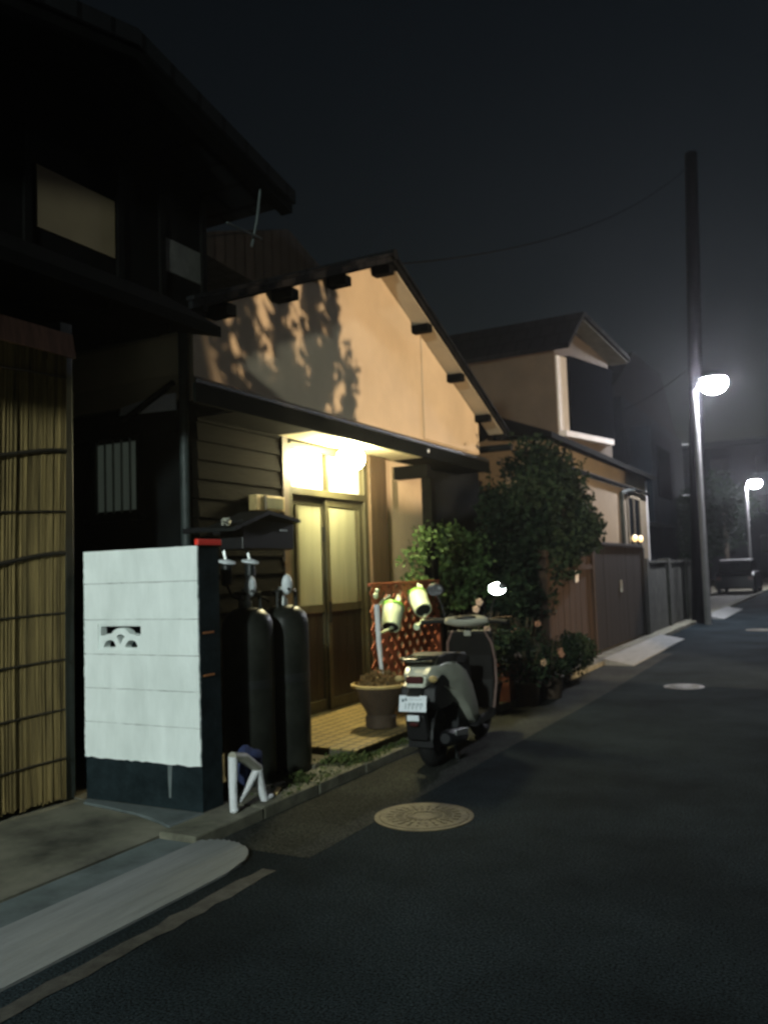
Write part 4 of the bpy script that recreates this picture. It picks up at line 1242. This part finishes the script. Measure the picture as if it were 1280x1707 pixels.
# house further on
h3 = thing('far_house', 'dark unlit house behind the street lamp pole', 'house', (-6.5, 30, 0))
part('wall', MB().box(-13, -5.2, 24.5, 35, 0, 6.2), 'far_dark', h3)
r3 = MB()
r3.prism([(24.0, 6.0), (28.6, 8.4), (33.5, 8.6), (37, 6.2), (37, 6.0)], 'x', -14, -5.6)
part('roof', r3, 'roof', h3)
part('upper_bay', MB().box(-5.2, -4.6, 25.2, 29.0, 2.6, 5.4), 'far_dark', h3)
part('window', MB().box(-4.6, -4.57, 26.0, 28.2, 3.4, 4.9), 'shutter', h3)
h4 = thing('rear_house', 'dark gabled roof rising behind the ochre gable on the left', 'house', (-9, 12, 0))
part('wall', MB().box(-14, -8.6, 11.0, 15.6, 0, 5.8), 'far_dark', h4)
r4 = MB(); r4.prism([(9.8, 6.55), (12.0, 7.35), (15.9, 6.0), (15.9, 5.8), (9.8, 6.2)], 'x', -15, -8.0)
part('roof', r4, 'roof', h4)
fbld = thing('far_building', 'wide dark building closing off the end of the street', 'building', (-3, 75, 0))
part('wall', MB().box(-22, 30, 70, 84, 0, 10.2), 'far_dark', fbld)
part('roof', MB().box(-22.5, 30.5, 69.5, 84.5, 10.2, 10.6), 'far_dark', fbld)
for zz in (2.0, 5.0, 8.0):
    for i in range(7):
        part('window', MB().box(-18 + i*3.2, -16.6 + i*3.2, 69.94, 70, zz, zz + 1.3), 'glass_dark', fbld)
def far_tree(x, y, h, r, label):
    t = thing('roadside_tree', label, 'tree', (x, y, 0), 'dark trees down the street')
    part('trunk', MB().tube([(x, y, 0), (x + 0.1, y, h*0.4), (x, y + 0.1, h*0.7)], 0.16, 8, 0.06), 'bark', t)
    bl = []
    for i in range(16):
        d = Vector((rng.gauss(0,1), rng.gauss(0,1), rng.gauss(0,1))).normalized()
        bl.append((x + d.x*r*0.6, y + d.y*r*0.6, h*0.65 + d.z*h*0.25, r*0.4, r*0.4, h*0.13))
    c = MB(); leaf_cloud(c, bl, 2600, 0.22)
    part('crown', c, 'leaf_dark', t)
far_tree(-5.0, 38.0, 5.0, 1.5, 'dark bushy tree left of the far street lamp')
far_tree(-4.6, 33.2, 4.2, 1.2, 'dark tree just beyond the utility pole')
far_tree(-5.5, 50.0, 6.5, 2.0, 'dark tree behind the far street lamp')

# ================================================================== POLES, LAMPS, WIRES
up_ = thing('utility_pole', 'tall dark concrete utility pole at the left kerb', 'utility pole', (-2.98, 21.2, 0))
part('shaft', MB().tube([(-2.98, 21.2, -0.1), (-2.55, 21.2, 11.2)], 0.185, 16, 0.14), 'pole', up_, smooth=True)
part('foot_bolt', MB().tube([(-3.2, 21.2, 3.0), (-2.7, 21.2, 3.0)], 0.012, 6).tube([(-3.15, 21.2, 4.2), (-2.65, 21.2, 4.2)], 0.012, 6), 'steel', up_)

def street_lamp(x, y, hgt, hx, label, r=0.26, glow='street_glow'):
    t = thing('street_lamp', label, 'street lamp', (x, y, 0), 'white street lamps along the road')
    part('pole', MB().tube([(x, y, 0), (x, y, hgt - 1.0), (x, y, hgt - 0.1)], [0.075, 0.065, 0.06], 12), 'lamp_pole', t, smooth=True)
    part('bracket', MB().tube([(x, y, hgt - 0.15), (x + hx*0.4, y, hgt + 0.12), (x + hx, y, hgt + 0.20)], 0.03, 8), 'lamp_pole', t, smooth=True)
    hd_ = part('lamp_head', MB().lathe([(0.05, 0.26), (0.20, 0.20), (0.24, 0.14), (0.20, 0.13)], 20, T((x + hx, y, hgt - 0.02)) @ Matrix.Diagonal((1.25, 1, 1, 1))), 'lamp_pole', t, smooth=True)
    part('lamp_glass', MB().ball((x + hx, y, hgt), r*1.15, r, r*0.9, 20, 12), glow, hd_, smooth=True)
street_lamp(-2.72, 20.6, 5.45, 0.42, 'bright white street lamp in front of the tall dark utility pole')
street_lamp(-3.85, 45.0, 5.15, 0.42, 'far smaller white street lamp down at the end of the road')
street_lamp(1.9, -8.5, 5.4, -2.5, 'white street lamp behind the camera that lights the block wall', 0.30, 'near_glow')

def wire(a, b, sag, lab):
    pts = []
    for i in range(25):
        t_ = i/24
        p = Vector(a).lerp(Vector(b), t_)
        pts.append((p.x, p.y, p.z - sag*4*t_*(1-t_)))
    single('overhead_wire', MB().tube(pts, 0.008, 5), 'wire', lab, 'wire', a, 'overhead wires')
wire((-4.1, 8.3, 4.80), (-2.62, 21.2, 10.9), 0.45, 'thin wire slanting from the ochre gable peak up to the pole top')
wire((-2.9, 21.2, 6.0), (-5.6, 25.5, 5.9), 0.1, 'low service wire from the utility pole to the far dark house')

# parked car far down the street
pc = thing('parked_car', 'dark parked car down the street, its roof coloured white for lamplight', 'car', (-3.95, 40.5, 0))
cx0 = -3.95
body = MB()
body.prism([(38.50, 0.25), (42.40, 0.25), (42.50, 0.55), (42.40, 0.85), (41.50, 0.95), (38.90, 0.95), (38.50, 0.8)], 'x', cx0 - 0.78, cx0 + 0.78)
part('body', body, 'car_paint', pc, bevel=0.06)
cab = MB()
cab.prism([(38.75, 0.95), (41.60, 0.95), (40.90, 1.40), (40.40, 1.46), (39.20, 1.44), (38.90, 1.36)], 'x', cx0 - 0.66, cx0 + 0.66)
part('cabin', cab, 'glass_dark', pc, bevel=0.04)
part('roof', MB().prism([(39.00, 1.44), (40.40, 1.462), (40.80, 1.42), (40.80, 1.45), (40.40, 1.50), (39.10, 1.485)], 'x', cx0 - 0.60, cx0 + 0.60), 'trim_white', pc, bevel=0.02)  # white roof colour stands in for lamp glare on the dark car
for yy in (39.25, 41.65):
    for sx in (-1, 1):
        wv = part('wheel', MB().torus((cx0 + sx*0.70, yy, 0.30), 0.22, 0.085, 'x', 24, 8), 'rubber', pc, smooth=True)
        part('rim', MB().lathe([(0.17, -0.06), (0.17, 0.06)], 16, T((cx0 + sx*0.70, yy, 0.30)) @ RY90), 'steel', wv)
for sx in (-1, 1):
    part('tail_light', MB().box(cx0 + sx*0.62 - 0.10, cx0 + sx*0.62 + 0.10, 38.485, 38.56, 0.62, 0.78), 'red_lens', pc)

# ================================================================== ACROSS THE STREET (outside the frame): lamp and tree that throw the shadow
LP = Vector((5.2, 9.3, 2.55))
gl = thing('wall_lantern', 'amber lantern on a short post across the street', 'lantern', (5.2, 9.3, 0))
part('post', MB().tube([(5.3, 9.3, 0), (5.3, 9.3, 2.6)], 0.05, 10), 'metal_dark', gl)
part('shade', MB().lathe([(0.02, 0.20), (0.10, 0.16), (0.13, 0.10)], 18, T((5.22, 9.3, 2.5))), 'metal_dark', gl, smooth=True)
ld = bpy.data.lights.new('lantern_light', 'SPOT')
ld.energy = 4200; ld.color = (1.0, 0.74, 0.47); ld.shadow_soft_size = 0.012
ld.spot_size = R_(71); ld.spot_blend = 0.10
lo = bpy.data.objects.new('lantern_light', ld); COL.objects.link(lo)
lo.parent = gl
lo.location = LP - Vector((5.2, 9.3, 0))
aim = Vector((-4.3, 11.25, 4.4))
lo.rotation_euler = (aim - LP).to_track_quat('-Z', 'Y').to_euler()

single('light_block_wall', MB().box(4.45, 4.60, -6, 9.40, 0, 2.52), 'block', 'plain grey wall added across the street to block low lantern light', 'wall', (4.5, 2, 0), bevel=0.01)  # unseen wall, added to keep lantern light off the lower facade
tt = thing('street_tree', 'young upright tree growing at the right kerb across the street', 'tree', (2.9, 8.5, 0))
def on_line(yw, zw, X=2.9):
    p = LP.lerp(Vector((-4.3, yw, zw)), (LP.x - X)/(LP.x + 4.3))
    return p
tk = MB(); lf = MB()
base = on_line(6.9, 2.2)
tk.tube([(2.9, 8.55, 0), (2.9, 8.53, 1.3), tuple(base)], 0.045, 8, 0.028)
shoots = [  # (wall y,z chain), half width
    ([(6.3, 2.7), (5.85, 3.2), (5.70, 3.6), (5.68, 4.0)], 0.15),
    ([(6.5, 2.7), (6.35, 3.2), (6.28, 3.6), (6.25, 4.1)], 0.12),
    ([(6.7, 2.7), (6.80, 3.2), (6.85, 3.7), (6.80, 4.2), (6.85, 4.45)], 0.15),
    ([(6.9, 2.9), (7.10, 3.4), (7.22, 3.8), (7.15, 4.3)], 0.13),
    ([(7.0, 2.6), (7.45, 2.95), (7.52, 3.5)], 0.11),
    ([(5.9, 2.95), (6.4, 3.05), (6.9, 3.0)], 0.11),
    ([(6.2, 2.6), (5.5, 3.1), (5.32, 3.6)], 0.08),
]
for chain, hw in shoots:
    pts = [tuple(base)] + [tuple(on_line(a, b)) for a, b in chain]
    tk.tube(pts, 0.014, 6, 0.004)
    for i in range(len(chain)-1):
        a = Vector(pts[i+1]); b = Vector(pts[i+2])
        wgt = 1.0 if i < len(chain)-2 else 0.7
        for q in range(150):
            f_ = rng.random()
            p = a.lerp(b, f_) + Vector((rng.uniform(-0.03, 0.03), rng.gauss(0, hw*0.15*wgt), rng.gauss(0, 0.03)))
            lf.leaf(p, rng.uniform(0.025, 0.045), rng, 0.55)
part('trunk', tk, 'bark', tt)
part('crown', lf, 'leaf_dark', tt)

# ================================================================== night air
hz = bpy.data.materials.new('night_haze')
hz.use_nodes = True
hn = hz.node_tree
for n in list(hn.nodes): hn.nodes.remove(n)
ho = hn.nodes.new('ShaderNodeOutputMaterial')
hv = hn.nodes.new('ShaderNodeVolumePrincipled')
hv.inputs['Color'].default_value = (0.85, 0.85, 0.9, 1)
hv.inputs['Density'].default_value = 0.0009
hv.inputs['Anisotropy'].default_value = 0.72
hn.links.new(hv.outputs['Volume'], ho.inputs['Volume'])
M['haze'] = hz
h_ = _mesh('haze', MB().box(-125, 125, -65, 175, -1.5, 22), hz, None, False, 0)
h_['kind'] = 'stuff'; h_['label'] = 'thin damp night haze glowing around the street lamps'; h_['category'] = 'haze'
